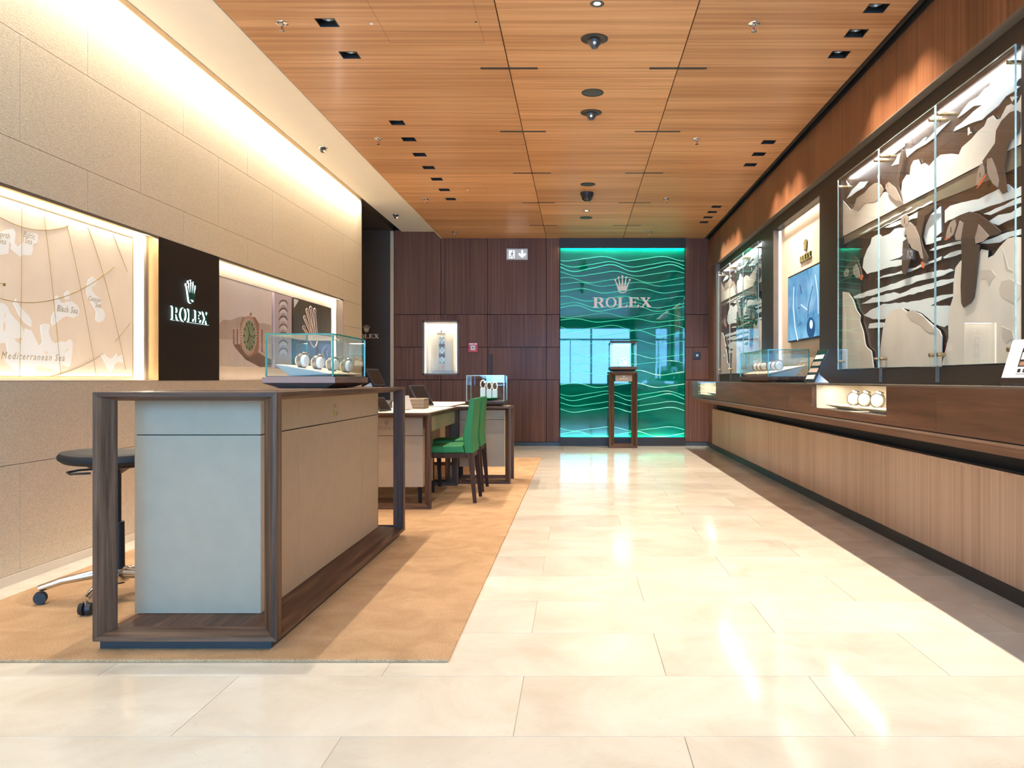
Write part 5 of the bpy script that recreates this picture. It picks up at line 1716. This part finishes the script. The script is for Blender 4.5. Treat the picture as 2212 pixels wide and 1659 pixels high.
MB().hexa([(-1.80, 7.22, DZ), (-1.66, 7.22, DZ), (-1.66, 7.40, DZ), (-1.80, 7.40, DZ)], [(-1.80, 7.22, DZ + .02), (-1.66, 7.22, DZ + .02), (-1.66, 7.40, DZ + .07), (-1.80, 7.40, DZ + .07)]).obj('body', 'black', t, bev=.003)
MB().tube([(-1.785, 7.23, DZ + .04), (-1.785, 7.27, DZ + .052), (-1.785, 7.35, DZ + .078), (-1.785, 7.39, DZ + .082)], [.015, .010, .010, .015], 8).obj('handset', 'black_gloss', t, smooth=True)


# ---------------------------------------------------------------- green chairs
def chair(x, y, label):                               # faces -x; x, y = rear edge, middle
    t = thing('green_chair', label, 'chair', (x, y, .012), 'green leather chairs')
    hw, dp = .205, .46
    f = lambda a, b, c: (x - a, y + b, .012 + c)       # a forward from the rear
    # backrest: slab that is thick at the seat and thin at the top, slightly raked
    lo = [f(.0, -hw, .40), f(.0, hw, .40), f(.065, hw, .40), f(.065, -hw, .40)]
    mid = [f(.012, -hw, .52), f(.012, hw, .52), f(.082, hw, .54), f(.082, -hw, .54)]
    top = [f(-.012, -hw * .92, .835), f(-.012, hw * .92, .835), f(.026, hw * .92, .835), f(.026, -hw * .92, .835)]
    MB().hexa(lo, mid).add(mid + top, [(0, 1, 5, 4), (1, 2, 6, 5), (2, 3, 7, 6), (3, 0, 4, 7), (4, 5, 6, 7)]).obj('backrest', 'chair_green', t, bev=.006)
    MB().hexa([f(.066, -hw, .402), f(.066, hw, .402), f(dp, hw, .402), f(dp, -hw, .402)], [f(.085, -hw + .004, .462), f(.085, hw - .004, .462), f(dp - .006, hw - .008, .452), f(dp - .006, -hw + .008, .452)]).obj('seat', 'chair_green', t, bev=.010)
    m = MB().box(x - dp + .01, x - .01, y - hw + .006, y - hw + .026, .372, .413).box(x - dp + .01, x - .01, y + hw - .026, y + hw - .006, .372, .413)
    m.box(x - dp + .01, x - dp + .03, y - hw + .026, y + hw - .026, .372, .413).box(x - .03, x - .01, y - hw + .026, y + hw - .026, .372, .413)
    m.obj('seat_frame', 'chair_wood', t)
    for sx in (0, 1):
        for sy in (-1, 1):
            a0, b0 = (.0, .046) if sx == 0 else (dp - .044, dp)
            k = -.026 if sx == 0 else -.004
            c0, c1 = sorted((sy * hw, sy * (hw - .034)))
            MB().hexa([f(a0 + k, c0 + .006, .0005), f(a0 + k, c1 - .004, .0005), f(a0 + k + .026, c1 - .004, .0005), f(a0 + k + .026, c0 + .006, .0005)],
                      [f(a0, c0, .402), f(a0, c1, .402), f(b0, c1, .402), f(b0, c0, .402)]).obj('leg', 'chair_wood', t)
    return t


chair(-.832, 6.785, 'green leather chair with dark legs, the nearer of the two at the desk')
chair(-.845, 7.43, 'green leather chair mostly hidden behind the nearer green chair')

# ---------------------------------------------------------------- pedestal before the green wall
pd = thing('display_pedestal', 'slim open walnut pedestal standing before the green wave wall', 'pedestal', (.672, 12.14, 0))
px0, px1, pz = .466, .879, 1.113
portal(pd, px0, px1, .001, pz, 12.03, .05, .012, .075, bt=.05, tt=.05)
portal(pd, px0, px1, .001, pz, 12.36, .05, .012, .075, bt=.05, tt=.05, sgn=-1)
for a in ((px0, px0 + .02), (px1 - .02, px1)):
    box(a[0], a[1], 12.08, 12.31, pz - .03, pz).obj('top_rail', 'walnut_Y', pd)
    box(a[0], a[1], 12.08, 12.31, .001, .03).obj('bottom_rail', 'walnut_Y', pd)
box(px0 + .02, px1 - .02, 12.08, 12.31, pz - .02, pz).obj('top_board', 'walnut_Y', pd)
q0, q1 = P(1329.5, 824, 12.085), P(1366, 808, 12.085)
box(q0.x, q1.x, 12.083, 12.095, q0.z, q1.z).obj('name_plate', 'leather', pd)
logo(pd, ((q0.x + q1.x) / 2, 12.083, q0.z + .032), (1, 0, 0), (0, -1, 0), .019, .002, 'white_card')
k0, k1 = P(1320, 0, 12.06).x, P(1374, 0, 12.06).x
glass_case('glass case with a wooden cap on the slim pedestal', k0, k1, 12.04, 12.35, pz + .012, 1.19, 1.535, base='walnut_X', taper=.03, over=.012, edge='glass_edge_pale', top='walnut_X')
box(k0 + .06, k1 - .06, 12.08, 12.31, pz + .0005, pz + .0115).obj('riser', 'black', pd)
area('pedestal_light', ((k0 + k1) / 2, 12.2, 1.532), (0, 0, 0), .25, .2, 2.0, WARM2, pd)
tray('small round edged cream plate inside the pedestal case', [((k0 + k1) / 2 - .08, 12.12, 1.1905), ((k0 + k1) / 2 + .08, 12.12, 1.1905), ((k0 + k1) / 2 + .08, 12.27, 1.1905), ((k0 + k1) / 2 - .08, 12.27, 1.1905)],
     [((k0 + k1) / 2 - .13, 12.08, 1.205), ((k0 + k1) / 2 + .13, 12.08, 1.205), ((k0 + k1) / 2 + .13, 12.30, 1.205), ((k0 + k1) / 2 - .13, 12.30, 1.205)])
for i, dx in enumerate((-.035, .03)):
    t = thing('watch_stand', 'cream block with a gold watch in the pedestal case, %s of two' % ('smaller', 'larger')[i], 'watch stand', ((k0 + k1) / 2 + dx, 12.18, 1.2085), 'pedestal watch stands')
    x = (k0 + k1) / 2 + dx
    box(x - .026, x + .026, 12.155, 12.205, 1.2085, 1.262 + .02 * i).obj('block', 'cream_light', t, bev=.003)
    MB().tube([(x + .026 * math.cos(a), 12.17, 1.285 + .015 * i + .026 * math.sin(a)) for a in [2 * PI * k / 18 for k in range(18)]], .006, 8, True).obj('ring', 'gold_deep', t, smooth=True)
